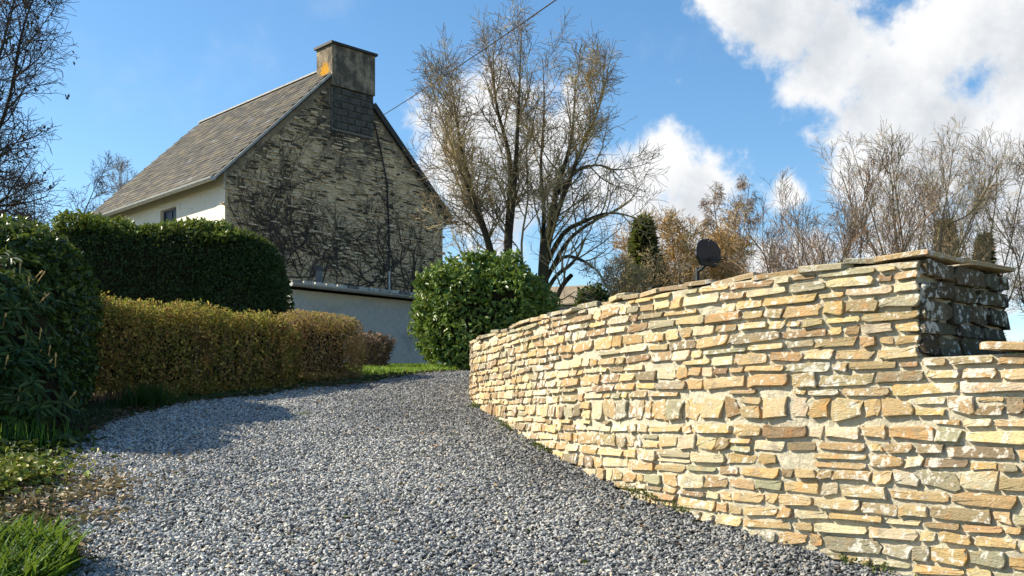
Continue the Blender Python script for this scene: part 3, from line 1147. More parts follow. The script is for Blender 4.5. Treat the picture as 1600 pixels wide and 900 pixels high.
def gutter(name, p0, p1, r, mat, parent, outd):
    """open half-round gutter with end stops"""
    ax = (p1 - p0)
    n = 9
    th = np.linspace(0, math.pi, n)
    prof = [(-math.cos(t) * r, -math.sin(t) * r) for t in th] + [(math.cos(t) * r * .86, -math.sin(t) * r * .86) for t in th]
    V = [p0 + outd * x + UP * y for x, y in prof] + [p1 + outd * x + UP * y for x, y in prof]
    k = len(prof)
    q = [[i, (i + 1) % k, k + (i + 1) % k, k + i] for i in range(k)]
    c0 = list(range(n)); c1 = [k + i for i in range(n)]
    o = put(name, V, [np.array(q), np.array([c0]), np.array([c1[::-1]])], mat, parent)
    return o


gutter('gutter', hp(-OV - .06, -0.12, Z_EAVE - .015), hp(-OV - .06, HL + .12, Z_EAVE - .03), 0.085, M['zinc'], house, E1)
gutter('gutter', hp(GW + OV + .06, -0.22, Z_EAVE - .07), hp(GW + OV + .06, HL + .12, Z_EAVE - .09), 0.075, M['pipe'], house, E1)
# soffit board at the right eave end (the dark triangular end seen against the sky)
m = MB(); m.box(hp(GW + .01, -0.06, Z_EAVE - .14), E1 * (OV - .03), E2 * .05, UP * .16)
m.build('eave_board', M['board_dark'], house)

# chimney
m = MB()
m.box(hp(CA0, -0.13, Z_RIDGE - .80), E1 * (CA1 - CA0), E2 * (CB1 + .13), UP * (CZ - Z_RIDGE + .80))
chim = m.build('chimney', M['chimney'], house)
m = MB()
m.box(hp(CA0 - .06, -0.19, CZ), E1 * (CA1 - CA0 + .12), E2 * (CB1 + .25), UP * 0.07)
m.box(hp(CA0 + .02, -0.03, CZ + .07), E1 * (CA1 - CA0 - .04), E2 * (CB1 + .01), UP * 0.025)
m.build('chimney_cap', M['board_dark'], chim)
# dark blocks of the flue breast under the chimney
bz0, bz1 = EYE + 8.25, Z_RIDGE - .81
rows = 6
rh = (bz1 - bz0) / rows
for r_ in range(rows):
    a = CA0 + .07
    cw = [0.52, 0.45, 0.47] if r_ % 2 == 0 else [0.28, 0.48, 0.42, 0.26]
    for w in cw:
        m = MB()
        j = (rng.random(2) - .5) * .012
        pz = bz0 + r_ * rh
        V = [hp(a + .015, -0.01, pz + .015), hp(a + w - .015, -0.01, pz + .015), hp(a + w - .015, -0.01, pz + rh - .012), hp(a + .015, -0.01, pz + rh - .012)]
        out = -E2 * (0.055 + 0.02 * rng.random())
        c = sum(V) / 4
        V += [p + out * .75 for p in V] + [c + (p - c) * .93 + out for p in V]
        m.add(V, [[0, 1, 5, 4], [1, 2, 6, 5], [2, 3, 7, 6], [3, 0, 4, 7], [4, 5, 9, 8], [5, 6, 10, 9], [6, 7, 11, 10], [7, 4, 8, 11], [8, 9, 10, 11]])
        m.build('block', M['block'], house)
        a += w
m = MB()
m.box(hp(CA0 + .05, -0.04, bz0 - .06), E1 * 1.46, E2 * .05, UP * .045)
m.box(hp(CA0 + .05, -0.035, bz0 - .015), E1 * 1.46, E2 * .04, UP * (bz1 - bz0 + .02))
m.build('flue_breast', M['tile_dark'], house)

# rubble showing through the render of the gable
gs, gt = MB(), []
for k in range(2500):
    a, z = rng.random() * GW, HG + 1.5 + rng.random() * 8
    lim = min(zw, 99) + SL * min(a, GW - a) - .25
    if z > lim or (CA0 - .1 < a < CA1 + .1 and z > bz0 - .1): continue
    den = fbm(np.array([[a, z * 1.2, 3.3]]), 0.7, 4)[0]
    edge = min(lim - z, 1.2) / 1.2
    w, h = 0.10 + .22 * rng.random(), 0.022 + .035 * rng.random()
    dark = rng.random() < (0.10 + 1.2 * max(0, den - .5) + (.25 if edge < .4 else 0))
    tc = np.array((.085, .074, .058)) * (.5 + 1.1 * rng.random()) if dark else np.array((.64, .48, .30)) * (.65 + .5 * rng.random())
    V, q, t = stone_geo(rng, w, h, 0.012 + .03 * rng.random(), 6)
    world = hp(a, 0, z)[None] + E1 * V[:, 0:1] + UP * V[:, 1:2] - E2 * V[:, 2:3]
    gs.add(world, q, t); gt.append(np.tile(tc, (len(V), 1)))
o = gs.build('rubble_stone', M['gable_stone'], house, tint=np.concatenate(gt)); o['kind'] = 'stuff'

# thin cable and conduit down the gable
m = MB()
pts = [hp(CA1 + .02, -.06, EYE + 8.7), hp(5.05, -.05, EYE + 7.9), hp(5.28, -.05, EYE + 7.0), hp(5.36, -.05, EYE + 5.5), hp(5.36, -.05, EYE + 4.15)]
m.tube(pts, 0.025, 6)
m.build('gable_cable', M['cable'], house)
m = MB(); m.tube([hp(5.36, -.055, EYE + 4.35), hp(5.36, -.055, EYE + 3.5)], 0.03, 8)
m.build('conduit', M['conduit'], house)
m = MB(); m.tube([hp(-.03, 4.4, EYE + 5.0), hp(-.03, 3.9, EYE + 5.3), hp(-.03, 3.0, EYE + 5.46), hp(-.03, 2.4, EYE + 5.44), hp(-.03, 2.3, EYE + 5.2)], .015, 5)
m.build('wall_cable', M['cable'], house)

# ------------------------------------------------------------------ lean-to
LD = 2.5
L0, L1 = 0.45, 8.2
def lp(a, o_, z):            # o_ out from the gable
    return hp(a, -o_, z)
LZ = EYE + 3.26
lean = thing('lean_to', (*lp(4, 1.2, 0)[:2], HG), 'low grey rendered lean-to against the gable of the stone house', 'outbuilding')
m = MB()
m.box(lp(L0, LD, HG - .6), E1 * (L1 - L0), E2 * 0.25, UP * (LZ - .10 - HG + .6))
m.box(lp(L0, LD - .252, HG - .6), E1 * .25, E2 * (LD - .31), UP * (LZ - .08 - HG + .6))
m.box(lp(L1 - .25, LD - .252, HG - .6), E1 * .25, E2 * (LD - .31), UP * (LZ - .08 - HG + .6))
m.build('wall', M['leanto_wall'], lean)
RZ = 0.18
m = MB()
a_ = E1 * (L1 - L0 + .3)
p0 = lp(L0 - .15, LD + .22, LZ - .02)
m.box(p0, a_, E2 * (LD + .14) + UP * RZ, UP * 0.05)
lroof = m.build('roof', M['tile_dark'], lean)
nt = 24
for k in range(nt):
    w = (L1 - L0 + .3) / nt
    for row in range(2):
        V = []
        for (da, db, dz) in ((.02, -.03 + row * .42, .055), (w - .02, -.03 + row * .42, .055), (w - .02, .44 + row * .42, .052), (.02, .44 + row * .42, .052)):
            V.append(p0 + E1 * (k * w + da) + (E2 * (LD + .14) + UP * RZ) / (LD + .14) * db + UP * (dz + .02 * row * 0))
        top = [v + UP * (0.075 if i < 2 else 0.03) for i, v in enumerate(V)]
        mm = MB(); mm.add(V + top, [[0, 3, 2, 1], [4, 5, 6, 7], [0, 1, 5, 4], [1, 2, 6, 5], [2, 3, 7, 6], [3, 0, 4, 7]])
        mm.build('tile', M['tile'] if (k * 7 + row * 3) % 5 else M['tile_dark'], lroof)
gutter('gutter', lp(L0 - .2, LD + .30, LZ + .02), lp(L1 + .2, LD + .30, LZ - .02), 0.085, M['zinc'], lean, E2)
fl = MB()
fx = 1.85
fl.tube([lp(fx, LD - .9, LZ - .05), lp(fx, LD - .9, LZ + .62)], 0.085, 12)
flue = fl.build('flue_pipe', M['pipe_grey'], lean, smooth=False)
fc = MB(); fc.tube([lp(fx, LD - .9, LZ + .60), lp(fx, LD - .9, LZ + .66), lp(fx, LD - .9, LZ + .72)], [.13, .13, .03], 12)
fc.build('flue_cap', M['pipe'], flue)


# ------------------------------------------------------------------ branch growth
def unit(v):
    l = math.sqrt(v[0] * v[0] + v[1] * v[1] + v[2] * v[2]) or 1e-9
    return (v[0] / l, v[1] / l, v[2] / l)


def grow(segs, r, p, d, L, rad, lev, cfg):
    """recursive branch: appends (p0, p1, r0, r1)"""
    n = cfg['n'][lev]
    st = L / n
    wig, up = cfg['wig'][lev], cfg['up'][lev]
    pts, dirs, rads = [p], [d], [rad]
    end = rad * cfg.get('end', 0.45)
    for i in range(n):
        f = (i + 1) / n
        u = up * (1 if lev < len(cfg['n']) - 1 else 1 - 1.6 * f * cfg.get('droop', 0))
        d = unit((d[0] + r.gauss(0, wig), d[1] + r.gauss(0, wig), d[2] + r.gauss(0, wig) + u))
        q = (p[0] + d[0] * st, p[1] + d[1] * st, p[2] + d[2] * st)
        rr = max(rad + (end - rad) * f, cfg['rmin'])
        segs.append((p, q, rads[-1], rr))
        p = q
        pts.append(p); dirs.append(d); rads.append(rr)
    spawn(segs, r, pts, dirs, rads, L, lev, cfg)


def spawn(segs, r, pts, dirs, rads, L, lev, cfg):
    if lev + 1 >= len(cfg['n']):
        return
    k = cfg['kids'][lev]
    k = max(1, int(round(k * (0.75 + .5 * r.random()))))
    n = len(pts) - 1
    t0 = cfg['t0'][lev]
    for j in range(k):
        t = t0 + (1 - t0) * (j + r.random()) / k
        x = min(t, .999) * n
        i = int(x); f = x - i
        a, b = pts[i], pts[i + 1]
        p = (a[0] + (b[0] - a[0]) * f, a[1] + (b[1] - a[1]) * f, a[2] + (b[2] - a[2]) * f)
        d = dirs[min(i + 1, n)]
        ang = R(cfg['ang'][lev] * (0.65 + .7 * r.random()))
        v = unit((r.gauss(0, 1), r.gauss(0, 1), r.gauss(0, 1)))
        dp = v[0] * d[0] + v[1] * d[1] + v[2] * d[2]
        pv = unit((v[0] - d[0] * dp, v[1] - d[1] * dp, v[2] - d[2] * dp))
        c, s = math.cos(ang), math.sin(ang)
        nd = unit((d[0] * c + pv[0] * s, d[1] * c + pv[1] * s, d[2] * c + pv[2] * s + cfg['up'][lev + 1] * .5))
        ln = cfg['ln'][lev + 1] * (1 - cfg.get('short', .45) * t) * (0.7 + .6 * r.random())
        rad = max(min(rads[i] * 0.62, cfg['rad'][lev + 1]), cfg['rmin'])
        grow(segs, r, p, nd, ln, rad, lev + 1, cfg)


def stem(segs, r, pts3, r0, r1, cfg, L=None):
    """a hand-placed stem followed by its own branches"""
    pts3 = spline(np.array(pts3, float), 0.25)
    n = len(pts3)
    rads = [r0 + (r1 - r0) * i / (n - 1) for i in range(n)]
    P3 = [tuple(q) for q in pts3]
    D3 = [unit(tuple(pts3[min(i + 1, n - 1)] - pts3[max(i - 1, 0)])) for i in range(n)]
    for i in range(n - 1):
        segs.append((P3[i], P3[i + 1], rads[i], rads[i + 1]))
    spawn(segs, r, P3, D3, rads, L or n * .25, 0, cfg)


def tubes(segs, sides):
    a = np.array([s[0] for s in segs]); b = np.array([s[1] for s in segs])
    r0 = np.array([s[2] for s in segs]); r1 = np.array([s[3] for s in segs])
    t = nrm(b - a)
    ref = np.where(np.abs(t[:, 2:3]) < .9, np.array([[0, 0, 1.0]]), np.array([[1.0, 0, 0]]))
    u = nrm(np.cross(t, ref)); v = np.cross(t, u)
    th = np.arange(sides) * 2 * math.pi / sides
    c, s = np.cos(th)[None, :, None], np.sin(th)[None, :, None]
    ring = u[:, None] * c + v[:, None] * s
    V = np.concatenate([a[:, None] + ring * r0[:, None, None], b[:, None] + ring * r1[:, None, None]], 1).reshape(-1, 3)
    k = np.arange(sides); j = (k + 1) % sides
    base = (np.arange(len(segs)) * 2 * sides)[:, None]
    q = np.stack([base + k, base + j, base + sides + j, base + sides + k], -1).reshape(-1, 4)
    return V, q


def tree(name, base, segs, label, group, bark, twig, thr=0.03, cat='tree', marks=(0,)):
    o = thing(name, base, label, cat, group)
    thin = [s for s in segs if s[2] < thr]
    for a_, b_ in zip(marks, list(marks[1:]) + [len(segs)]):
        thick = [s for s in segs[a_:b_] if s[2] >= thr]
        if thick:
            V, q = tubes(thick, 7); put('trunk', V, q, M[bark], o, smooth=True)
    if thin:
        V, q = tubes(thin, 3); put('crown', V, q, M[twig], o, smooth=False)
    return o


# ------------------------------------------------------------------ the big many-stemmed tree
D = 20.5
rr = random.Random(5)
CFG_MAIN = dict(n=[1, 5, 4, 4], wig=[0, .13, .16, .2], up=[0, .15, .07, -.02], kids=[30, 7, 5], t0=[.22, .12, .1], ang=[44, 48, 50],
                ln=[0, 1.25, .68, .40], rad=[0, .021, .009, .006], rmin=.004, end=.4, droop=1.4, short=.5)
segs, marks = [], []
def pxp(lst, d0, dd=0.0):
    n = len(lst)
    return [P(u, v, d0 + dd * i / (n - 1)) for i, (u, v) in enumerate(lst)]
main_stems = [
    ([(775, 470), (768, 400), (752, 345), (735, 290), (715, 200), (705, 120)], 0.3, 0.091, 0.009),
    ([(778, 470), (765, 390), (745, 330), (718, 260), (692, 190), (672, 130)], -.7, 0.063, 0.007),
    ([(795, 470), (793, 380), (797, 300), (795, 240), (775, 160), (770, 70)], .8, 0.091, 0.009),
    ([(800, 470), (795, 390), (802, 310), (808, 220), (812, 120), (815, 45)], -.3, 0.084, 0.009),
    ([(845, 480), (850, 400), (862, 340), (872, 290), (893, 215), (900, 110)], .2, 0.105, 0.009),
    ([(850, 480), (855, 390), (875, 320), (905, 240), (935, 170), (950, 115)], -.9, 0.084, 0.009),
    ([(842, 480), (846, 400), (850, 330), (845, 260), (850, 170), (848, 90)], 1.2, 0.063, 0.007),
    ([(780, 470), (765, 390), (740, 330), (718, 290), (695, 240), (680, 200)], .4, 0.042, 0.007),
    ([(872, 300), (900, 268), (930, 258), (955, 264), (975, 285)], -.6, 0.042, 0.006),
    ([(850, 420), (880, 365), (915, 345), (950, 333), (985, 338), (1010, 355)], -.8, 0.059, 0.007),
    ([(852, 440), (885, 380), (920, 350), (955, 332), (985, 312), (1000, 295)], .8, 0.049, 0.007),
    ([(855, 430), (880, 402), (905, 405), (930, 420), (945, 445)], -.5, 0.045, 0.015),
    ([(850, 460), (870, 430), (890, 415), (905, 395), (915, 370)], -.2, 0.049, 0.022),
    ([(820, 470), (815, 380), (825, 310), (822, 240), (830, 180)], .1, 0.035, 0.006),
    ([(790, 470), (735, 420), (710, 370), (700, 340)], .9, 0.028, 0.006),
    ([(865, 490), (868, 470), (880, 445), (893, 430)], -.6, 0.056, 0.045),
]
for (lst, dd, r0, r1) in main_stems:
    cfg = dict(CFG_MAIN)
    k = 19 if len(lst) == 6 else 8
    cfg['kids'] = [k, 8, 6]
    if lst[-1][1] > 360: cfg['kids'] = [4, 4, 4]
    if lst[-1][0] > 970: cfg['kids'] = [6, 6, 4]
    marks.append(len(segs))
    stem(segs, rr, pxp(lst, D, dd), r0, r1, cfg)
tree('bare_tree', (*P(815, 470, D)[:2], Hp(.2, D)), segs, 'tall bare many-stemmed tree with yellowish twigs right of the house', None, 'bark_main', 'twig_main', marks=marks)

# ------------------------------------------------------------------ other bare trees


def simple_tree(name, u, d, hgt, seed, label, group, bark, twig, spread=1.0, stems=1, kids=(16, 8, 6), ang=(45, 45, 45), up=(.0, .12, .08, .0), r0=.14, droop=0.0, lnf=.33, lean=0.0, wig=.12, t0=.25, rmin=.007, base_v=None):
    r = random.Random(seed)
    x = (u - 800) / FPX * d
    z = Hp(x, d)
    segs, marks = [], []
    cfg = dict(n=[1, 5, 4, 3], wig=[0, wig, wig * 1.3, wig * 1.5], up=list(up), kids=list(kids), t0=[t0, .15, .1], ang=list(ang),
               ln=[0, hgt * lnf * spread, hgt * lnf * .45 * spread, hgt * lnf * .22 * spread], rad=[0, r0 * .35, r0 * .13, r0 * .06], rmin=rmin, end=.35, droop=droop, short=.6)
    for s in range(stems):
        a = 2 * math.pi * s / max(stems, 1) + r.random()
        lr = (0.02 if stems == 1 else .20 + .1 * r.random()) * hgt * spread
        pts = [(x, d, z - .2)]
        for k in range(1, 6):
            f = k / 5
            pts.append((x + math.cos(a) * lr * f ** 1.3 + lean * f * hgt + r.gauss(0, .012 * hgt), d + math.sin(a) * lr * f ** 1.3 + r.gauss(0, .012 * hgt), z + hgt * f * (1 if s == 0 else .78 + .2 * r.random())))
        marks.append(len(segs))
        stem(segs, r, pts, r0 * (1 if stems == 1 else .7), .012, cfg)
    return tree(name, (x, d, z), segs, label, group, bark, twig, thr=.025, marks=marks)


# left edge, close, dark, with a few dead leaves
tl = simple_tree('bare_tree', -100, 21, 9.0, 3, 'dark bare tree with clinging dead leaves at the left edge', None, 'bark_dark', 'twig_dark', spread=.95, stems=5, kids=(26, 9, 7), ang=(48, 48, 48), up=(0, .10, .05, .0), r0=.105, lnf=.26, rmin=.005, wig=.15)
simple_tree('bare_tree', 60, 34, 6.6, 8, 'spreading bare tree over the left end of the tall hedge', 'bare trees behind the tall hedge', 'bark_dark', 'twig_dark', stems=4, kids=(22, 9, 6), ang=(55, 50, 45), r0=.11, rmin=.006, lnf=.28, wig=.18)
simple_tree('bare_tree', 180, 52, 10.6, 9, 'small faint bare tree left of the slate roof', 'bare trees behind the tall hedge', 'bark_tan', 'twig_tan', stems=1, kids=(40, 8, 6), ang=(35, 40, 40), r0=.13, lnf=.20, t0=.3, rmin=.007)
# right of the big tree
simple_tree('bushy_tree', 1070, 34, 5.0, 21, 'golden brown bushy tree behind the basketball hoop', 'trees beyond the garden', 'bark_tan', 'twig_gold', stems=9, kids=(20, 9, 7), ang=(48, 50, 50), r0=.07, lnf=.24, spread=1.35, rmin=.007, wig=.2)
simple_tree('birch_tree', 1140, 40, 7.9, 23, 'slender pale birch with drooping twigs right of the hoop', 'trees beyond the garden', 'bark_birch', 'twig_red', stems=2, kids=(34, 10, 8), ang=(42, 45, 45), up=(0, .03, -.16, -.3), r0=.10, lnf=.18, spread=.8, rmin=.006, t0=.35)
simple_tree('bushy_tree', 1190, 46, 3.9, 27, 'low grey bare thicket tree between birch and tall bare trees', 'trees beyond the garden', 'bark_tan', 'twig_tan', stems=9, kids=(18, 9, 7), ang=(50, 50, 50), r0=.06, lnf=.24, rmin=.007, spread=1.5, wig=.2)
simple_tree('bushy_tree', 985, 30, 3.4, 28, 'tangled olive bare bush behind the low end of the stone wall', 'trees beyond the garden', 'bark_tan', 'twig_main', stems=7, kids=(16, 7, 5), ang=(55, 55, 50), r0=.05, lnf=.28, rmin=.006, spread=1.2, wig=.2)
RT = dict(ang=(30, 36, 38), up=(0, .14, .08, .03), rmin=.0042, wig=.13, t0=.3)
simple_tree('bare_tree', 1250, 24, 3.4, 31, 'reddish multi-stemmed bare tree, leftmost behind the right wall', 'bare trees over the wall', 'bark_tan', 'twig_red', stems=8, kids=(10, 6, 5), r0=.035, lnf=.27, spread=1.9, **RT)
simple_tree('bare_tree', 1330, 25, 4.3, 32, 'reddish upright bare tree left of the tallest one over the wall', 'bare trees over the wall', 'bark_tan', 'twig_red', stems=7, kids=(10, 6, 5), r0=.04, lnf=.26, spread=1.7, **RT)
simple_tree('bare_tree', 1425, 26, 5.9, 33, 'tallest tan bare tree with fanned stems over the wall', 'bare trees over the wall', 'bark_tan', 'twig_tan', stems=8, kids=(12, 7, 5), r0=.06, lnf=.22, spread=1.3, **RT)
simple_tree('bare_tree', 1535, 27, 5.9, 34, 'grey bare tree with thin stems at the right edge', 'bare trees over the wall', 'bark_dark', 'twig_tan', stems=6, kids=(15, 8, 5), ang=(40, 40, 38), up=(0, .12, .06, .0), r0=.045, lnf=.23, spread=1.4, rmin=.0042, wig=.16)
simple_tree('bare_tree', 1640, 27, 5.4, 35, 'grey bare tree cut by the right edge of the photo', 'bare trees over the wall', 'bark_dark', 'twig_dark', stems=4, kids=(15, 8, 5), ang=(45, 42, 40), up=(0, .08, .04, .0), r0=.05, lnf=.25, spread=1.1, rmin=.0042, wig=.18)


# ------------------------------------------------------------------ leaves
def leaf_mesh(p, a, n, L, Wd, fold=0.25, simple=False, curl=0.0):
    """p base points, a along, n normal (unit); returns verts, quads; 4-vertex or 6-vertex leaves"""
    a = nrm(a); n = nrm(n - a * (n * a).sum(1, keepdims=True)); b = np.cross(n, a)
    L = np.asarray(L).reshape(-1, 1); Wd = np.asarray(Wd).reshape(-1, 1)
    if simple:
        pts = [p, p + a * L * .5 - b * Wd / 2 + n * Wd * fold, p + a * L, p + a * L * .5 + b * Wd / 2 + n * Wd * fold]
        V = np.stack(pts, 1).reshape(-1, 3)
        base = (np.arange(len(p)) * 4)[:, None]
        return V, base + np.array([0, 3, 2, 1]), 4
    dr = -n * L * curl
    pts = [p, p + a * L * .3 - b * Wd / 2 + n * Wd * fold, p + a * L * .72 - b * Wd * .42 + n * Wd * fold + dr * .5, p + a * L + dr, p + a * L * .72 + b * Wd * .42 + n * Wd * fold + dr * .5, p + a * L * .3 + b * Wd / 2 + n * Wd * fold]
    V = np.stack(pts, 1).reshape(-1, 3)
    base = (np.arange(len(p)) * 6)[:, None]
    q = np.concatenate([base + np.array([0, 3, 2, 1]), base + np.array([0, 5, 4, 3])])
    return V, q, 6


def tints(n, pal, rg, var=.25):
    pal = np.array(pal)
    c = pal[rg.integers(len(pal), size=n)]
    return c * (1 - var / 2 + var * rg.random((n, 1)))


class Blob:
    """rounded box shape in a rotated frame, with lumpy surface"""
    def __init__(self, c, half, rot=0.0, e=4.0, lump=.08, lsc=1.6, seed=0):
        self.c, self.h, self.e, self.lump, self.lsc, self.seed = np.array(c, float), np.array(half, float), e, lump, lsc, seed
        self.ca, self.sa = math.cos(rot), math.sin(rot)

    def rotv(self, v):
        return np.stack([v[:, 0] * self.ca - v[:, 1] * self.sa, v[:, 0] * self.sa + v[:, 1] * self.ca, v[:, 2]], 1)

    def surf(self, d, k=1.0):
        """point on the surface in box-direction d (components on the unit cube surface)"""
        e = self.e
        r = 1 / np.maximum((np.abs(d) ** e).sum(1, keepdims=True) ** (1 / e), 1e-6)
        q = d * r * self.h
        g = np.sign(d) * np.abs(d * r) ** (e - 1) / self.h
        w = self.rotv(q) + self.c
        n = nrm(self.rotv(g))
        l = (fbm(w, self.lsc, self.seed) - .5) * 2 * self.lump + (fbm(w, self.lsc * 4, self.seed + 9, 2) - .5) * self.lump * .9
        return w * 1.0 + n * l[:, None] - n * 0 + (self.c - w) * (1 - k), n

    def sample(self, n, rg, no_bottom=True):
        hx, hy, hz = self.h
        areas = np.array([hy * hz, hy * hz, hx * hz, hx * hz, hx * hy, 0.0 if no_bottom else hx * hy])
        f = rg.choice(6, n, p=areas / areas.sum())
        d = rg.random((n, 3)) * 2 - 1
        ax = f // 2
        d[np.arange(n), ax] = np.where(f % 2 == 0, 1.0, -1.0)
        d[(f == 5), 2] = -1
        d[(f == 4), 2] = 1
        return d

    def core(self, shrink, res=14):
        """closed inner body"""
        vs, fs = [], []
        lin = np.linspace(-1, 1, res)
        n = 0
        for ax in range(3):
            for sg in (-1, 1):
                A, B = np.meshgrid(lin, lin)
                d = np.zeros((res * res, 3))
                o = [i for i in range(3) if i != ax]
                d[:, ax] = sg; d[:, o[0]] = A.ravel(); d[:, o[1]] = B.ravel()
                k = (np.arange(res - 1)[:, None] * res + np.arange(res - 1)[None, :]).ravel() + n
                q = np.stack([k, k + 1, k + res + 1, k + res], 1)
                flip = (sg > 0) == (ax == 1)
                fs.append(q[:, ::-1] if flip else q)
                w, nn = self.surf(d)
                vs.append(w - nn * shrink)
                n += res * res
        return np.concatenate(vs), np.concatenate(fs)


def leaf_cloud(blobs, counts, L, aspect, pal, rg, depth=.12, simple=True, upb=.3, outb=.6, clump=0.0, fold=.2, curl=0.0, droop=0.0, ground=None):
    Ps, As, Ns = [], [], []
    for bl, n in zip(blobs, counts):
        d = bl.sample(n, rg)
        w, nn = bl.surf(d)
        w = w - nn * (rg.random((n, 1)) ** 1.5) * depth + nn * .015
        nr = nrm(nn * outb + np.array([0, 0, upb]) + rg.normal(0, .55, (n, 3)))
        al = nrm(rg.normal(0, 1, (n, 3)) + nn * .5 + np.array([0, 0, -droop]))
        Ps.append(w); As.append(al); Ns.append(nr)
    p, a, nv = map(np.concatenate, (Ps, As, Ns))
    if ground is not None:
        ok = p[:, 2] > H(p[:, 0], p[:, 1]) - .02
        p, a, nv = p[ok], a[ok], nv[ok]
    l = L * (.6 + .8 * rg.random(len(p)))
    V, q, k = leaf_mesh(p, a, nv, l, l * aspect, fold, simple, curl)
    tt = tints(len(p), pal, rg)
    if clump:
        # whole sprays share a colour of the palette
        pa = np.array(pal)
        idx = np.clip(((fbm(p, 5.0, 77) - .25) / .5 * len(pa)).astype(int), 0, len(pa) - 1)
        tt = np.where(rg.random((len(p), 1)) < clump, pa[idx] * (.85 + .3 * rg.random((len(p), 1))), tt)
    t = np.repeat(tt, k, 0)
    return V, q, t


def hedge(name, label, cat, blobs, counts, L, aspect, pal, mat, seed, shrink=.10, group=None, **kw):
    rg = np.random.default_rng(seed)
    c = blobs[0].c
    o = thing(name, (c[0], c[1], Hp(c[0], c[1])), label, cat, group)
    V, q, t = leaf_cloud(blobs, counts, L, aspect, pal, rg, **kw)
    f = put('foliage', V, q, M[mat], o, tint=t)
    f['kind'] = 'stuff'
    m = MB()
    for b in blobs:
        cv, cf = b.core(shrink)
        m.add(cv, cf)
    m.build('inner_twigs', M['twig_core'], o, smooth=True)
    return o


GREEN_D = [(.022, .045, .012), (.03, .06, .016), (.018, .035, .012), (.04, .07, .02)]
# tall dark hedge
bl = [Blob((-6.0, 17.35, EYE + 1.57), (2.05, .66, 1.55), 0.0, 6.0, .07, 1.4, 1),
      Blob((-4.62, 17.3, EYE + 1.31), (0.88, .74, 1.74), 0.0, 2.5, .06, 1.6, 2),
      Blob((-7.4, 17.5, EYE + 1.55), (1.0, .75, 1.60), 0.0, 4, .08, 1.6, 3)]
hedge('tall_hedge', 'tall dark green clipped hedge with a rounded end before the house', 'hedge', bl, [56000, 32000, 17000], .055, .5,
      GREEN_D + [(.05, .085, .02)], 'leaf_mat', 41, depth=.15)
# sunlit ivy shoots on top of it
rg = np.random.default_rng(5)
bl = [Blob((-7.35 + .55 * k + .1 * rg.random(), 17.2, EYE + 3.03 + .05 * rg.random() + (.12 if k in (0, 1) else 0)), (.38, .45, .10 + .07 * rg.random()), 0, 2.2, .14, 3, 50 + k) for k in range(5)]
bl.append(Blob((-4.78, 17.1, EYE + 2.95), (.40, .45, .10), 0, 2.2, .12, 3, 77))
V, q, t = leaf_cloud(bl, [1300] * 6, .08, .62, [(.14, .19, .03), (.19, .23, .045), (.08, .13, .02), (.23, .24, .05)], rg, depth=.16, simple=True)
o = put('ivy', V, q, M['leaf_gloss'], tint=t)
props(o, 'bright ivy shoots straggling along the top of the tall hedge', 'ivy')

# low clipped hedges by the drive
hd = math.atan2(13.1 - 10.9, -2.0 + 4.35)
def along(f):
    return (-4.75 + f * 1.95, 10.95 + f * 1.65)
PAL_LOW = [(.15, .15, .033), (.50, .36, .09), (.27, .25, .05), (.56, .31, .11), (.20, .18, .04), (.64, .44, .12), (.42, .20, .08), (.10, .085, .025)]
a, b = along(0), along(1)
bl = [Blob(((a[0] + b[0]) / 2, (a[1] + b[1]) / 2, (Hp(*along(.5))) + .44), (1.38, .36, .54), math.atan2(b[1] - a[1], b[0] - a[0]), 5, .15, 2.4, 4)]
lowh = hedge('low_hedge', 'low clipped yellow green hedge lining the left side of the drive', 'hedge', bl, [52000], .036, .55, PAL_LOW, 'leaf_thin', 42, depth=.30, shrink=.27, clump=.6, group='low hedges along the drive')
c, d_ = (-2.72, 12.72), (-2.02, 13.4)
bl = [Blob(((c[0] + d_[0]) / 2 - .12, (c[1] + d_[1]) / 2, Hp(-2.35, 13.05) + .35), (.54, .36, .46), math.atan2(d_[1] - c[1], d_[0] - c[0]), 5, .05, 2.2, 5)]
hedge('low_hedge', 'browner shorter low hedge at the far end of the yellow green one', 'hedge', bl, [22000], .032, .5,
      [(.50, .26, .13), (.40, .20, .10), (.30, .22, .07), (.56, .33, .17), (.20, .12, .06)], 'leaf_thin', 43, depth=.30, shrink=.26, clump=.5, group='low hedges along the drive')


# upright stems inside the low hedges
def stems_in(parent, p0, p1, n, h, seed, rad=.008):
    r = random.Random(seed)
    segs = []
    for k in range(n):
        f = r.random()
        x, y = p0[0] + (p1[0] - p0[0]) * f + (r.random() - .5) * .4, p0[1] + (p1[1] - p0[1]) * f + (r.random() - .5) * .4
        z = Hp(x, y) - .03
        p, d = (x, y, z), unit((r.gauss(0, .06), r.gauss(0, .06), 1))
        for i in range(4):
            q = (p[0] + d[0] * h / 4, p[1] + d[1] * h / 4, p[2] + d[2] * h / 4)
            segs.append((p, q, rad, rad * .8)); p = q
            d = unit((d[0] + r.gauss(0, .07), d[1] + r.gauss(0, .07), d[2]))
    V, q = tubes(segs, 3)
    s = put('stems', V, q, M['twig_red'], parent); s['kind'] = 'stuff'


stems_in(lowh, along(.02), along(.98), 420, .8, 6, .005)

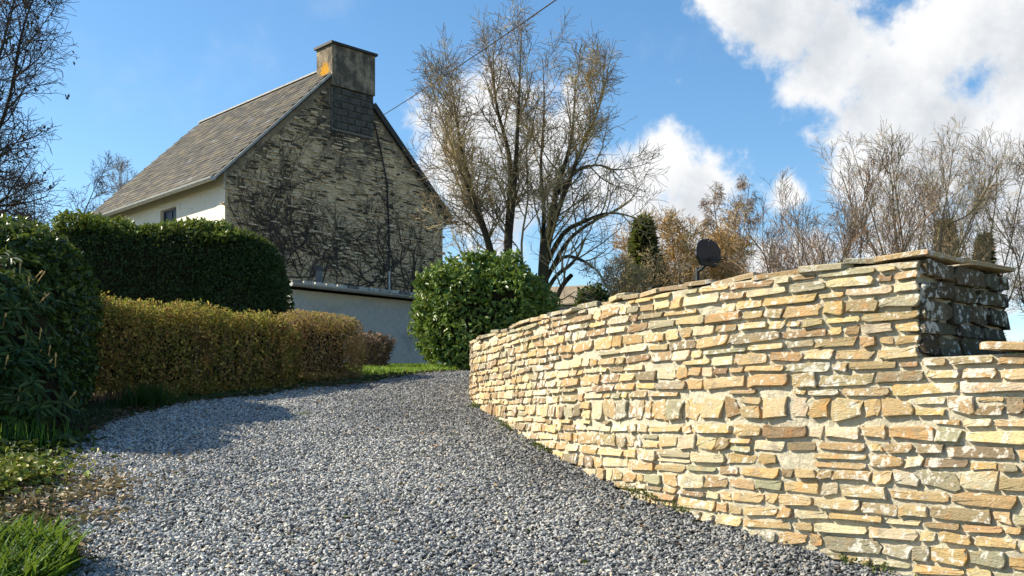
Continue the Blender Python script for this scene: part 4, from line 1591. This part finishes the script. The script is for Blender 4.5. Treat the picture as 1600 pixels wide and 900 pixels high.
# small brown hydrangea bush
hb = thing('small_shrub', (-2.08, 15.0, Hp(-2.08, 15.0)), 'small dead brown shrub on the grass before the lean-to', 'shrub')
r = random.Random(8)
segs = []
cfgs = dict(n=[3, 3, 3], wig=[.1, .15, .2], up=[.05, .1, .1], kids=[6, 5], t0=[.3, .2], ang=[30, 40], ln=[.4, .2, .1], rad=[.01, .006, .004], rmin=.004, end=.6)
for k in range(60):
    a = r.random() * 6.28
    grow(segs, r, (-2.08 + math.cos(a) * .12, 15.0 + math.sin(a) * .12, Hp(-2.08, 15) - .02), unit((math.cos(a) * .45, math.sin(a) * .45, 1)), .45, .008, 0, cfgs)
V, q = tubes(segs, 3); put('stems', V, q, M['twig_red'], hb)
rg = np.random.default_rng(9)
V, q, t = leaf_cloud([Blob((-2.08, 15.0, Hp(-2.08, 15) + .27), (.25, .25, .27), 0, 3, .05, 3, 6)], [2400], .05, .6, [(.22, .12, .08), (.28, .17, .11), (.17, .10, .06), (.32, .22, .16)], rg, depth=.14)
f_ = put('foliage', V, q, M['dry_leaf'], hb, tint=t); f_['kind'] = 'stuff'

# laurel bush by the lean-to
LP = [(.08, .15, .022), (.11, .19, .03), (.055, .11, .018), (.15, .22, .04), (.21, .26, .06)]
lx, ly = -.42, 15.0
bl = [Blob((lx - .10, ly, Hp(lx, ly) + .76), (.84, .72, .84), 0.0, 3.0, .26, 2.4, 61), Blob((lx + .45, ly + .1, Hp(lx, ly) + .66), (.58, .66, .80), .0, 2.8, .2, 2.4, 62)]
laurel = hedge('laurel_bush', 'rounded glossy green laurel bush between lean-to and stone wall', 'bush', bl, [11000, 6500], .078, .45, LP, 'leaf_laurel', 44, depth=.22, shrink=.18, simple=False, curl=.12, droop=.25, outb=.9)

rg = np.random.default_rng(101)
bl = [Blob((lx - .75 + 1.3 * rg.random(), ly - .2 + .4 * rg.random(), Hp(lx, ly) + 1.52 + .12 * rg.random()), (.10, .10, .12), 0, 2, .05, 3, 200 + k) for k in range(9)]
bl += [Blob((lx - .92 + .06 * rg.random(), ly - .3, Hp(lx, ly) + .4 + .9 * rg.random()), (.10, .12, .10), 0, 2, .05, 3, 220 + k) for k in range(5)]
V, q, t = leaf_cloud(bl, [55] * len(bl), .085, .42, LP, rg, depth=.10, simple=False, curl=.1)
f_ = put('shoots', V, q, M['leaf_laurel'], laurel, tint=t); f_['kind'] = 'stuff'

# bush on the left: ivy-clad bush behind, rhododendron in front
bl = [Blob((-5.28, 10.35, EYE + .90), (.98, .85, 1.04), 0, 2.8, .11, 2, 63)]
hedge('rounded_bush', 'rounded dark green bush between rhododendron and tall hedge', 'bush', bl, [26000], .055, .6, GREEN_D + [(.09, .14, .025), (.06, .11, .02), (.12, .17, .03)], 'leaf_gloss', 45, depth=.14, shrink=.12, simple=False)

RH = [Blob((-4.72, 8.75, EYE + .45), (.72, .66, .90), 0, 2.8, .13, 1.7, 64), Blob((-4.55, 8.75, EYE + .05), (.80, .62, .62), 0, 2.6, .12, 1.7, 65), Blob((-4.85, 9.55, EYE + .68), (.62, .62, .92), 0, 2.6, .12, 1.7, 66)]  # third blob added behind to join up the shadows cast on the gravel
rhodo = thing('rhododendron', (-4.3, 8.75, Hp(-4.3, 8.75)), 'dark rhododendron with long drooping leaves at the left edge', 'shrub')
rg = np.random.default_rng(46)
m = MB()
for b_ in RH:
    cv, cf = b_.core(.16); m.add(cv, cf)
m.build('inner_twigs', M['twig_core'], rhodo, smooth=True)
RPAL = [(.024, .056, .014), (.034, .072, .018), (.018, .042, .012), (.055, .10, .022)]
# rosettes of leaves
cents, norms = [], []
for b_, n in zip(RH, (620, 520, 260)):
    d = b_.sample(n, rg)
    w, nn = b_.surf(d)
    ok = (w[:, 2] > H(w[:, 0], w[:, 1]) + .08) & (nn[:, 1] < .5)
    w = w - nn * rg.random((n, 1)) * .12
    cents.append(w[ok]); norms.append(nn[ok])
cents, norms = np.concatenate(cents), np.concatenate(norms)
Pl, Al, Nl, Ll = [], [], [], []
for c, nn in zip(cents, norms):
    axis_ = nrm((nn + np.array([0, 0, .55]) + rg.normal(0, .2, 3))[None])[0]
    ref = np.cross(axis_, [0.3, .2, 1.0]); ref /= np.linalg.norm(ref)
    bt = np.cross(axis_, ref)
    k = int(rg.integers(7, 11))
    for j in range(k):
        th = 2 * math.pi * (j + rg.random() * .5) / k
        rad = ref * math.cos(th) + bt * math.sin(th)
        Al.append(rad * 1.0 + axis_ * (.45 - .55 * rg.random()) + np.array([0, 0, -.25 * rg.random()]))
        Nl.append(axis_ * 1.0 - rad * .3 + rg.normal(0, .12, 3))
        Pl.append(c + rad * .012); Ll.append(.085 + .055 * rg.random())
Pl, Al, Nl, Ll = map(np.array, (Pl, Al, Nl, Ll))
# the leaves that show largest are leaves of their own
proj = -np.linalg.norm(Pl - np.array([0, 0, EYE]), axis=1) + Ll * 8 + (Pl[:, 0] > -4.6) * .3
order = np.argsort(-proj)
own = order[:280]; restl = order[280:]
V, q, k = leaf_mesh(Pl[restl], Al[restl], Nl[restl], Ll[restl], Ll[restl] * .27, .18, False, .14)
f_ = put('small_leaf', V, q, M['leaf_semi'], rhodo, tint=np.repeat(tints(len(restl), RPAL, rg), k, 0)); f_['kind'] = 'stuff'
for i_ in own:
    V, q, k = leaf_mesh(Pl[i_][None], Al[i_][None], Nl[i_][None], Ll[i_:i_ + 1], Ll[i_:i_ + 1] * .27, .18, False, .14)
    put('leaf', V, q, M['leaf_semi'], rhodo, tint=tints(1, RPAL, rg)[0])
# pale bud stalks
segs = []
for i_ in rg.choice(len(cents), 90, replace=False):
    c, nn = cents[i_], norms[i_]
    d = nrm((nn * .5 + np.array([0, 0, 1.0]) + rg.normal(0, .25, 3))[None])[0]
    segs.append((tuple(c), tuple(c + d * .09), .005, .004)); segs.append((tuple(c + d * .09), tuple(c + d * .125), .011, .004))
V, q = tubes(segs, 5); put('buds', V, q, M['twig_gold'], rhodo)['kind'] = 'stuff'

# dark evergreens and conifers behind
def conifer(u, d, vtop, wpx, label, seed, pal, group='evergreens beyond the wall'):
    rg = np.random.default_rng(seed)
    x = (u - 800) / FPX * d
    z0 = Hp(x, d); ht = EYE + (HOR - vtop) / FPX * d - z0
    rw = wpx / 2 / FPX * d
    o = thing('conifer', (x, d, z0), label, 'tree', group)
    m = MB(); m.tube([(x, d, z0 - .2), (x + .05, d, z0 + ht * .5), (x, d, z0 + ht * .97)], [.16, .10, .02], 7)
    m.build('trunk', M['bark_dark'], o, smooth=True)
    n = 5200
    f = rg.random(n) ** .75
    th = rg.random(n) * 6.283
    tier = 1 - .35 * ((f * 13 + .12 * np.sin(th * 3 + f * 9)) % 1)
    rad = rw * (1 - f) ** .8 * tier * (.35 + .75 * rg.random(n) ** .5) * (1 + .4 * np.sin(th * 2 + 3 * f + seed)) + .04
    p = np.stack([x + np.cos(th) * rad, d + np.sin(th) * rad, z0 + .25 + f * (ht - .3) - rad * .25], 1)
    a = np.stack([np.cos(th), np.sin(th), -.25 + .5 * rg.random(n)], 1) + rg.normal(0, .4, (n, 3))
    nv = np.array([0, 0, 1.0]) + rg.normal(0, .5, (n, 3))
    l = .22 + .16 * rg.random(n)
    V, q, k = leaf_mesh(p, a, nv, l, l * .35, .15, True)
    put('crown', V, q, M['leaf_mat'], o, tint=np.repeat(tints(n, pal, rg, .5), k, 0))
    return o
CP = [(.085, .088, .032), (.12, .12, .05), (.16, .14, .065), (.06, .062, .026)]
conifer(1005, 32, 340, 120, 'dark olive pointed conifer behind the drooping bare limbs', 71, CP)
conifer(1478, 36, 345, 80, 'small green conifer above the corner of the stone wall', 72, [(.06, .09, .03), (.09, .12, .04), (.05, .07, .025)])
conifer(1538, 40, 368, 60, 'smallest green conifer peeping over the shaded wall end', 73, [(.06, .09, .03), (.09, .12, .04), (.05, .07, .025)])
x = (925 - 800) / FPX * 24
hedge('dark_shrub', 'dark ivy shrub beside the brown shed behind the wall', 'shrub', [Blob((x + .02, 24, EYE + 2.30), (.42, .4, .75), 0, 2.4, .15, 2, 81)], [2600], .10, .6, GREEN_D, 'leaf_mat', 47, depth=.15, group='dark shrubs along the wall top')
hedge('dark_shrub', 'low dark creeping shrub along the top of the wall left of the hoop', 'shrub', [Blob((2.55, 21.5, EYE + 2.05), (.62, .4, .42), 0, 2.4, .14, 2, 82)], [2600], .09, .6, GREEN_D, 'leaf_mat', 48, depth=.15, group='dark shrubs along the wall top')

# dead leaves clinging on the near left tree
rg = np.random.default_rng(12)
crown = [c for c in bpy.data.objects if c.parent == tl and c.name.startswith('crown')][0]
nv_ = len(crown.data.vertices)
co = np.empty(nv_ * 3, np.float32); crown.data.vertices.foreach_get('co', co); co = co.reshape(-1, 3) + WLOC[crown.name]
sel = rg.choice(nv_, 200, replace=False)
seeds = co[sel]
p = (seeds[:, None] + rg.normal(0, .05, (200, 4, 3))).reshape(-1, 3)
n = len(p)
V, q, k = leaf_mesh(p, rg.normal(0, 1, (n, 3)) + np.array([0, 0, -1.]), rg.normal(0, 1, (n, 3)), np.full(n, .11), np.full(n, .065), .2, True)
f_ = put('dead_leaves', V, q, M['dry_leaf'], tl, tint=np.repeat(tints(n, [(.05, .032, .022), (.08, .05, .03)], rg), k, 0)); f_['kind'] = 'stuff'


# ------------------------------------------------------------------ grass, ivy, litter
def blades(rg, x, y, hmin, hmax, wid, pal, bend=.5, zoff=-.01, seg=4):
    n = len(x)
    z = H(x, y) + zoff
    h = hmin + (hmax - hmin) * rg.random(n)
    th = rg.random(n) * 6.283
    bd = np.stack([np.cos(th), np.sin(th)], 1)
    side = np.stack([-np.sin(th + rg.normal(0, .6, n)), np.cos(th), 0 * th], 1)
    bn = bend * (.3 + rg.random(n)) * h
    rows = []
    for i in range(seg + 1):
        f = i / seg
        c = np.stack([x + bd[:, 0] * bn * f ** 2, y + bd[:, 1] * bn * f ** 2, z + h * (f - .18 * bend * f ** 3)], 1)
        w = wid * (1 - f ** 2.2) * (.7 + .6 * h / hmax) + .0006
        rows.append(c - side * w[:, None] / 2); rows.append(c + side * w[:, None] / 2)
    V = np.stack(rows, 1).reshape(-1, 3)
    m_ = 2 * (seg + 1)
    base = (np.arange(n) * m_)[:, None, None]
    q = np.array([[2 * i, 2 * i + 1, 2 * i + 3, 2 * i + 2] for i in range(seg)])[None]
    return V, (base + q).reshape(-1, 4), np.repeat(tints(n, pal, rg, .4), m_, 0)


rg = np.random.default_rng(77)
GP = [(.035, .105, .011), (.055, .145, .015), (.025, .075, .01), (.085, .19, .02)]
# daffodil-like clump, bottom left
n = 3300
x = -3.3 + 1.12 * rg.random(n) ** .8; y = 4.5 + .85 * rg.random(n)
ok = (x < -2.16 - 1.0 * np.maximum(0, y - 5.1) + .06 * rg.normal(0, 1, n))
V, q, t = blades(rg, x[ok], y[ok], .14, .32, .021, GP, .75, seg=5)
o = put('leafy_clump', V, q, M['grass'], tint=t)
props(o, 'lush bright green bulb foliage in the bottom left corner', kind='stuff')
n = 260
x = -3.98 + rg.normal(0, .22, n); y = 8.15 + rg.normal(0, .12, n)
V, q, t = blades(rg, x, y, .16, .30, .012, GP, .25)
o = put('leafy_clump', V, q, M['grass'], tint=t); props(o, 'sparse upright green blades in the shade under the rhododendron', kind='stuff')
n = 500
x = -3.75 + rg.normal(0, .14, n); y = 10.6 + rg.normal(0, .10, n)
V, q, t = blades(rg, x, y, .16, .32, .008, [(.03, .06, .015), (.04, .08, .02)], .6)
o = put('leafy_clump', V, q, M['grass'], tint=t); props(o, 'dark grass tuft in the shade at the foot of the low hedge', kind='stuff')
# lawn strip before the lean-to
n = 26000
x = -3.4 + 3.0 * rg.random(n); y = 13.5 + 4.2 * rg.random(n)
ok = ~in_poly(x, y, DRIVE_POLY)
V, q, t = blades(rg, x[ok], y[ok], .05, .13, .010, [(.20, .34, .04), (.26, .40, .05), (.15, .27, .035), (.32, .40, .08)], .5, seg=3)
o = put('grass', V, q, M['grass'], tint=t); props(o, 'sunlit strip of rough grass at the top of the drive', kind='stuff')
# garden lawn behind the wall
n = 30000
x = 2.2 + 6.5 * rg.random(n) ** 1.2; y = 4.0 + 9 * rg.random(n)
ok = wall_dist(x, y) > WALL_T + .05
V, q, t = blades(rg, x[ok], y[ok], .05, .16, .012, [(.10, .2, .03), (.14, .25, .04), (.07, .15, .025)], .5, seg=3)
o = put('lawn', V, q, M['grass'], tint=t); props(o, 'green lawn held back behind the stone wall', kind='stuff')

# creeping ivy patch and leaf litter on the left verge
def carpet(name, cx_, cy_, sx_, sy_, n, L, asp, pal, hmax, mat, label, seed, clip=True):
    rg = np.random.default_rng(seed)
    x = cx_ + rg.normal(0, sx_, n); y = cy_ + rg.normal(0, sy_, n)
    ok = fbm(np.stack([x, y, 0 * x], 1), 3, seed) + rg.normal(0, .10, n) > .42
    x, y = x[ok], y[ok]; n = len(x)
    p = np.stack([x, y, np.maximum(H(x, y), np.where(x > -3.3, g_drive(y), -9)) + .02 + hmax * rg.random(n) ** 1.5], 1)
    a = rg.normal(0, 1, (n, 3)) * np.array([1, 1, .35])
    nv = np.array([0, 0, 1.0]) + rg.normal(0, .6, (n, 3))
    l = L * (.6 + .8 * rg.random(n))
    V, q, k = leaf_mesh(p, a, nv, l, l * asp, .2, False, .1)
    o = put(name, V, q, M[mat], tint=np.repeat(tints(n, pal, rg), k, 0))
    return props(o, label, kind='stuff')
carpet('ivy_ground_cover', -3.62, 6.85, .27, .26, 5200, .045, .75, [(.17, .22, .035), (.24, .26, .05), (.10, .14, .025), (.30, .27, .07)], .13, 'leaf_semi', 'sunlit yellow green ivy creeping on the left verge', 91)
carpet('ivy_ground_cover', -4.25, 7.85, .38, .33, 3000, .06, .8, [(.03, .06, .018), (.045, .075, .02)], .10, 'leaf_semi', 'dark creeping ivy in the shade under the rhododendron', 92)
carpet('leaf_litter', -2.86, 6.3, .22, .6, 6500, .045, .42, [(.32, .22, .13), (.42, .32, .20), (.22, .14, .085), (.52, .43, .28), (.16, .11, .07)], .02, 'dry_leaf', 'dry brown leaves and straw along the left edge of the gravel', 93)
rg = np.random.default_rng(94)
n = 5200
f = rg.random(n)
qx = np.interp(f, np.linspace(0, 1, len(_dl)), _dl[:, 0]) - np.abs(rg.normal(0, .22, n)) + .10
qy = np.interp(f, np.linspace(0, 1, len(_dl)), _dl[:, 1]) + rg.normal(0, .1, n)
p = np.stack([qx, qy, g_drive(qy) + .025 + .015 * rg.random(n)], 1)
l = .03 + .035 * rg.random(n)
V, q, k = leaf_mesh(p, rg.normal(0, 1, (n, 3)) * np.array([1, 1, .25]), np.array([0, 0, 1.]) + rg.normal(0, .3, (n, 3)), l, l * .5, .2, False, .1)
o = put('leaf_litter', V, q, M['dry_leaf'], tint=np.repeat(tints(n, [(.16, .10, .06), (.22, .15, .09), (.10, .075, .05), (.07, .09, .03), (.05, .07, .025)], rg), k, 0))
props(o, 'fallen leaves scattered along the foot of the hedges', kind='stuff')

# stray leaves on the drive and moss at the wall foot
rg = np.random.default_rng(95)
n = 420
x = -3.4 + 5.0 * rg.random(n); y = 4.3 + 9 * rg.random(n) ** 1.3
ok = in_poly(x, y, DRIVE_POLY); x, y = x[ok], y[ok]; n = len(x)
l = .02 + .03 * rg.random(n)
V, q, k = leaf_mesh(np.stack([x, y, g_drive(y) + .035], 1), rg.normal(0, 1, (n, 3)) * np.array([1, 1, .3]), np.array([0, 0, 1.]) + rg.normal(0, .4, (n, 3)), l, l * .5, .2, False, .1)
o = put('leaf_litter', V, q, M['dry_leaf'], tint=np.repeat(tints(n, [(.22, .14, .08), (.30, .21, .12), (.14, .09, .05), (.10, .12, .03)], rg), k, 0))
props(o, 'stray dead leaves lying on the gravel', kind='stuff')
n = 2600
ss = S_CORNER - .4 + 6.6 * rg.random(n)
ok = fbm(np.stack([ss, 0 * ss, 0 * ss], 1), 3.5, 6) > .60
ss = ss[ok]; n = len(ss)
w3 = wall_xyz(ss, 0, 0)
off = .015 + np.abs(rg.normal(0, .035, n))
w3[:, 0] += np.interp(ss, WS, WN[:, 0]) * off; w3[:, 1] += np.interp(ss, WS, WN[:, 1]) * off
w3[:, 2] = g_drive(w3[:, 1]) + .02 + .03 * rg.random(n)
l = .012 + .016 * rg.random(n)
V, q, k = leaf_mesh(w3, rg.normal(0, 1, (n, 3)), np.array([0, 0, 1.]) + rg.normal(0, .5, (n, 3)), l, l * .7, .2, True)
o = put('moss', V, q, M['leaf_mat'], tint=np.repeat(tints(n, [(.08, .11, .02), (.12, .14, .03), (.05, .07, .02)], rg), k, 0))
props(o, 'patches of moss and seedlings along the foot of the stone wall', kind='stuff')

# tiny weeds in the gravel
for (u, v, y_, lab) in ((474, 650, 9.95, 'tiny green weed in the gravel by the shadow tip'), (748, 640, 10.5, 'tiny green weed at the far foot of the stone wall'), (810, 693, 8.4, 'small mossy weed in the gravel near the wall foot')):
    xw = (u - 800) / FPX * y_
    rg = np.random.default_rng(int(u))
    n = 34
    x, y = xw + rg.normal(0, .05, n), y_ + rg.normal(0, .05, n)
    V, q, t = blades(rg, x, y, .03, .08, .008, GP + [(.2, .24, .05)], .9, seg=3)
    o = put('weed', V, q, M['grass'], tint=t); props(o, lab, 'weed', 'weeds in the gravel')

# ------------------------------------------------------------------ dead creeper on the gable
r = random.Random(17)
segs = []
def gpt(a, z, o_=.03):
    return tuple(hp(a, -o_, z))
def zlim(a):
    return zw + SL * min(a, GW - a) - .12
def vine(a, z, th, L, rad, lev):
    n = max(3, int(L / .16))
    st = L / n
    for i in range(n):
        th += r.gauss(0, .26) + .02 * (1.3 - th)
        a2, z2 = a + math.cos(th) * st, z + math.sin(th) * st
        if not (0.03 < a2 < GW - .03) or z2 > zlim(a2) or z2 < HG + 1.2: return
        rr_ = rad * (1 - .65 * i / n)
        segs.append((gpt(a, z, .02 + rr_), gpt(a2, z2, .02 + rr_), rr_, rr_ * .93))
        if lev < 3 and r.random() < (.40 if lev < 2 else .25):
            vine(a2, z2, th + r.choice((-1, 1)) * (.35 + .5 * r.random()), L * (.25 + .35 * r.random()), max(rr_ * .65, .005), lev + 1)
        a, z = a2, z2
for k in range(46):
    a = r.random() * 6.9
    z = EYE + 3.2 + r.random() * 1.0
    th = R(r.choice((20, 35, 60, 75, 90, 115, 140, 155)) + r.gauss(0, 8))
    vine(a, z, th, 1.6 + 2.4 * r.random(), .013 + .010 * r.random(), 0)
for k in range(10):
    vine(r.random() * 2.5, EYE + 3.4 + r.random() * 1.3, R(85 + r.gauss(0, 12)), 3.0 + r.random(), .012, 0)
for k in range(9):
    vine(CA0 - .2 + r.random() * .8, EYE + 8.6 + r.random() * .4, R(-100 + r.gauss(0, 18)), 1.0 + .8 * r.random(), .014, 1)
V, q = tubes(segs, 4)
o = put('creeper', V, q, M['twig_creeper'])
props(o, 'dead leafless creeper spreading over the weathered house gable', 'climbing plant')

# ------------------------------------------------------------------ overhead cable
p0 = hp(CA1 + .02, -.08, EYE + 8.75)
p1 = P(858, -3, 15.0) ; p1 = p1 + (p1 - p0) * .6
pts = []
for k in range(30):
    f = k / 29
    q_ = p0 + (p1 - p0) * f
    q_[2] -= .1 * 4 * f * (1 - f)
    pts.append(q_)
m = MB(); m.tube(pts, .011, 5)
o = m.build('overhead_cable', M['cable'], smooth=True); props(o, 'black overhead cable running from the gable to the upper sky', 'cable')

# ------------------------------------------------------------------ basketball hoop
hd_ = 26.0
px_, pz_ = (1090 - 800) / FPX * hd_, Hp((1090 - 800) / FPX * hd_, hd_)
hoop = thing('basketball_hoop', (px_, hd_, pz_), 'black basketball hoop with rounded backboard standing behind the wall', 'basketball hoop')
m = MB(); ztop = EYE + (HOR - 418) / FPX * hd_
m.tube([(px_, hd_, pz_ - .1), (px_, hd_, ztop)], .055, 10); m.build('pole', M['hoop_black'], hoop)
bc = P(1107, 395, hd_ - .55)
fn = nrm(np.array([[.70, -.72, 0]]))[0]
sd = np.array([-fn[1], fn[0], 0])
# fan-shaped board outline
out = []
hw, hh = .52, .335
for th in np.linspace(-10, 190, 22):
    out.append((hw * math.cos(R(th)), hh * .12 + hh * math.sin(R(th)) * .9))
out += [(-hw * .98, -hh * .35), (-hw * .62, -hh), (hw * .62, -hh), (hw * .98, -hh * .35)]
n = len(out)
c2 = np.array(out)
def bd(s_, dep):
    return [bc + sd * x * s_ + UP * y * s_ + fn * dep for x, y in c2]
V = bd(1.0, -.03) + bd(1.0, .012) + bd(.94, .03)
i = np.arange(n); j = (i + 1) % n
F = [np.concatenate([np.stack([i, j, n + j, n + i], 1), np.stack([n + i, n + j, 2 * n + j, 2 * n + i], 1)]), np.arange(n)[None, ::-1], (2 * n + np.arange(n))[None]]
board = put('backboard', V, F, M['hoop_black'], hoop)
m = MB()
for x in np.linspace(-.26, .26, 5):
    m.box(bc + sd * (x - .008) + UP * (-hh * .8) + fn * -.045, sd * .016, UP * hh * 1.5, -fn * -.014)
m.build('board_rib', M['hoop_black'], board)
m = MB()
st_ = np.array([px_, hd_, ztop - .10]); en_ = bc - UP * .26 - fn * .04
m.tube([st_, st_ + (en_ - st_) * .45 + UP * -.02, en_], .04, 8)
m.tube([st_ + UP * .0, en_ + UP * .12], .015, 6)
m.build('arm', M['hoop_black'], hoop)
rc = bc + fn * .27 - UP * .17
ring = [rc + fn * .215 * math.cos(t) + sd * .215 * math.sin(t) for t in np.linspace(0, 2 * math.pi, 25)]
m = MB(); m.tube(ring, .011, 6)
m.tube([bc + fn * .02 - UP * .17, bc + fn * .07 - UP * .17], .03, 6)
for k in range(12):
    t = 2 * math.pi * k / 12
    rv = fn * math.cos(t) + sd * math.sin(t)
    m.tube([rc + rv * .215, rc + rv * .215 - UP * .05], .006, 4)
m.tube([p - UP * .05 for p in ring], .006, 5)
m.build('rim', M['hoop_black'], hoop)

# ------------------------------------------------------------------ brown shed far behind
sd_ = 46.0
sx = (883 - 800) / FPX * sd_
zs = Hp(sx, sd_)
shed = thing('brown_shed', (sx, sd_ + 1, zs), 'small brown shed with pale window under a sloping roof behind the bush', 'shed')
f1 = nrm(np.array([[.94, -.34, 0]]))[0]; f2 = np.array([-f1[1], f1[0], 0])
o0 = P(868, 500, sd_); o0[2] = zs - .3
ze, zr = EYE + (HOR - 475) / FPX * sd_, EYE + (HOR - 449) / FPX * (sd_ + 1.6)
Wd_, Dp = 1.0, 3.4
m = MB(); m.box(o0 - f1 * 3.4, f1 * (3.4 + Wd_), f2 * Dp, UP * (ze - zs + .3)); 
g0, g1, g2 = o0 + f1 * Wd_ + UP * (ze - zs + .3), o0 + f1 * Wd_ + f2 * Dp + UP * (ze - zs + .3), o0 + f1 * Wd_ + f2 * Dp / 2 + UP * (zr - zs + .25)
m.add([g0, g1, g2, g0 - f1 * .1, g1 - f1 * .1, g2 - f1 * .1], [[0, 3, 5, 2], [1, 2, 5, 4], [0, 1, 4, 3]], [[0, 1, 2], [3, 5, 4]])
m.build('wall', M['shed_wall'], shed)
m = MB()
rdg = (o0 - f1 * 3.6 + f2 * Dp / 2); rdg[2] = zr
for sgn in (0, 1):
    e = (o0 - f1 * 3.6 - f2 * .35) if sgn == 0 else (o0 - f1 * 3.6 + f2 * (Dp + .35))
    e[2] = ze - .10
    m.box(e, f1 * (3.6 + Wd_ + .3), rdg - e, UP * .06)
m.build('roof', M['shed_roof'], shed)
m = MB(); wz = ze - .75
m.box(o0 + f1 * .10 - f2 * .03 + UP * (wz - o0[2]), f1 * .76, f2 * .035, UP * .62)
wn_ = m.build('window', M['white_paint'], shed)
for k in range(2):
    m = MB(); m.box(o0 + f1 * (.14 + k * .36) - f2 * .045 + UP * (wz - o0[2] + .04), f1 * .32, f2 * .02, UP * .54)
    m.build('pane', M['glass'], wn_)
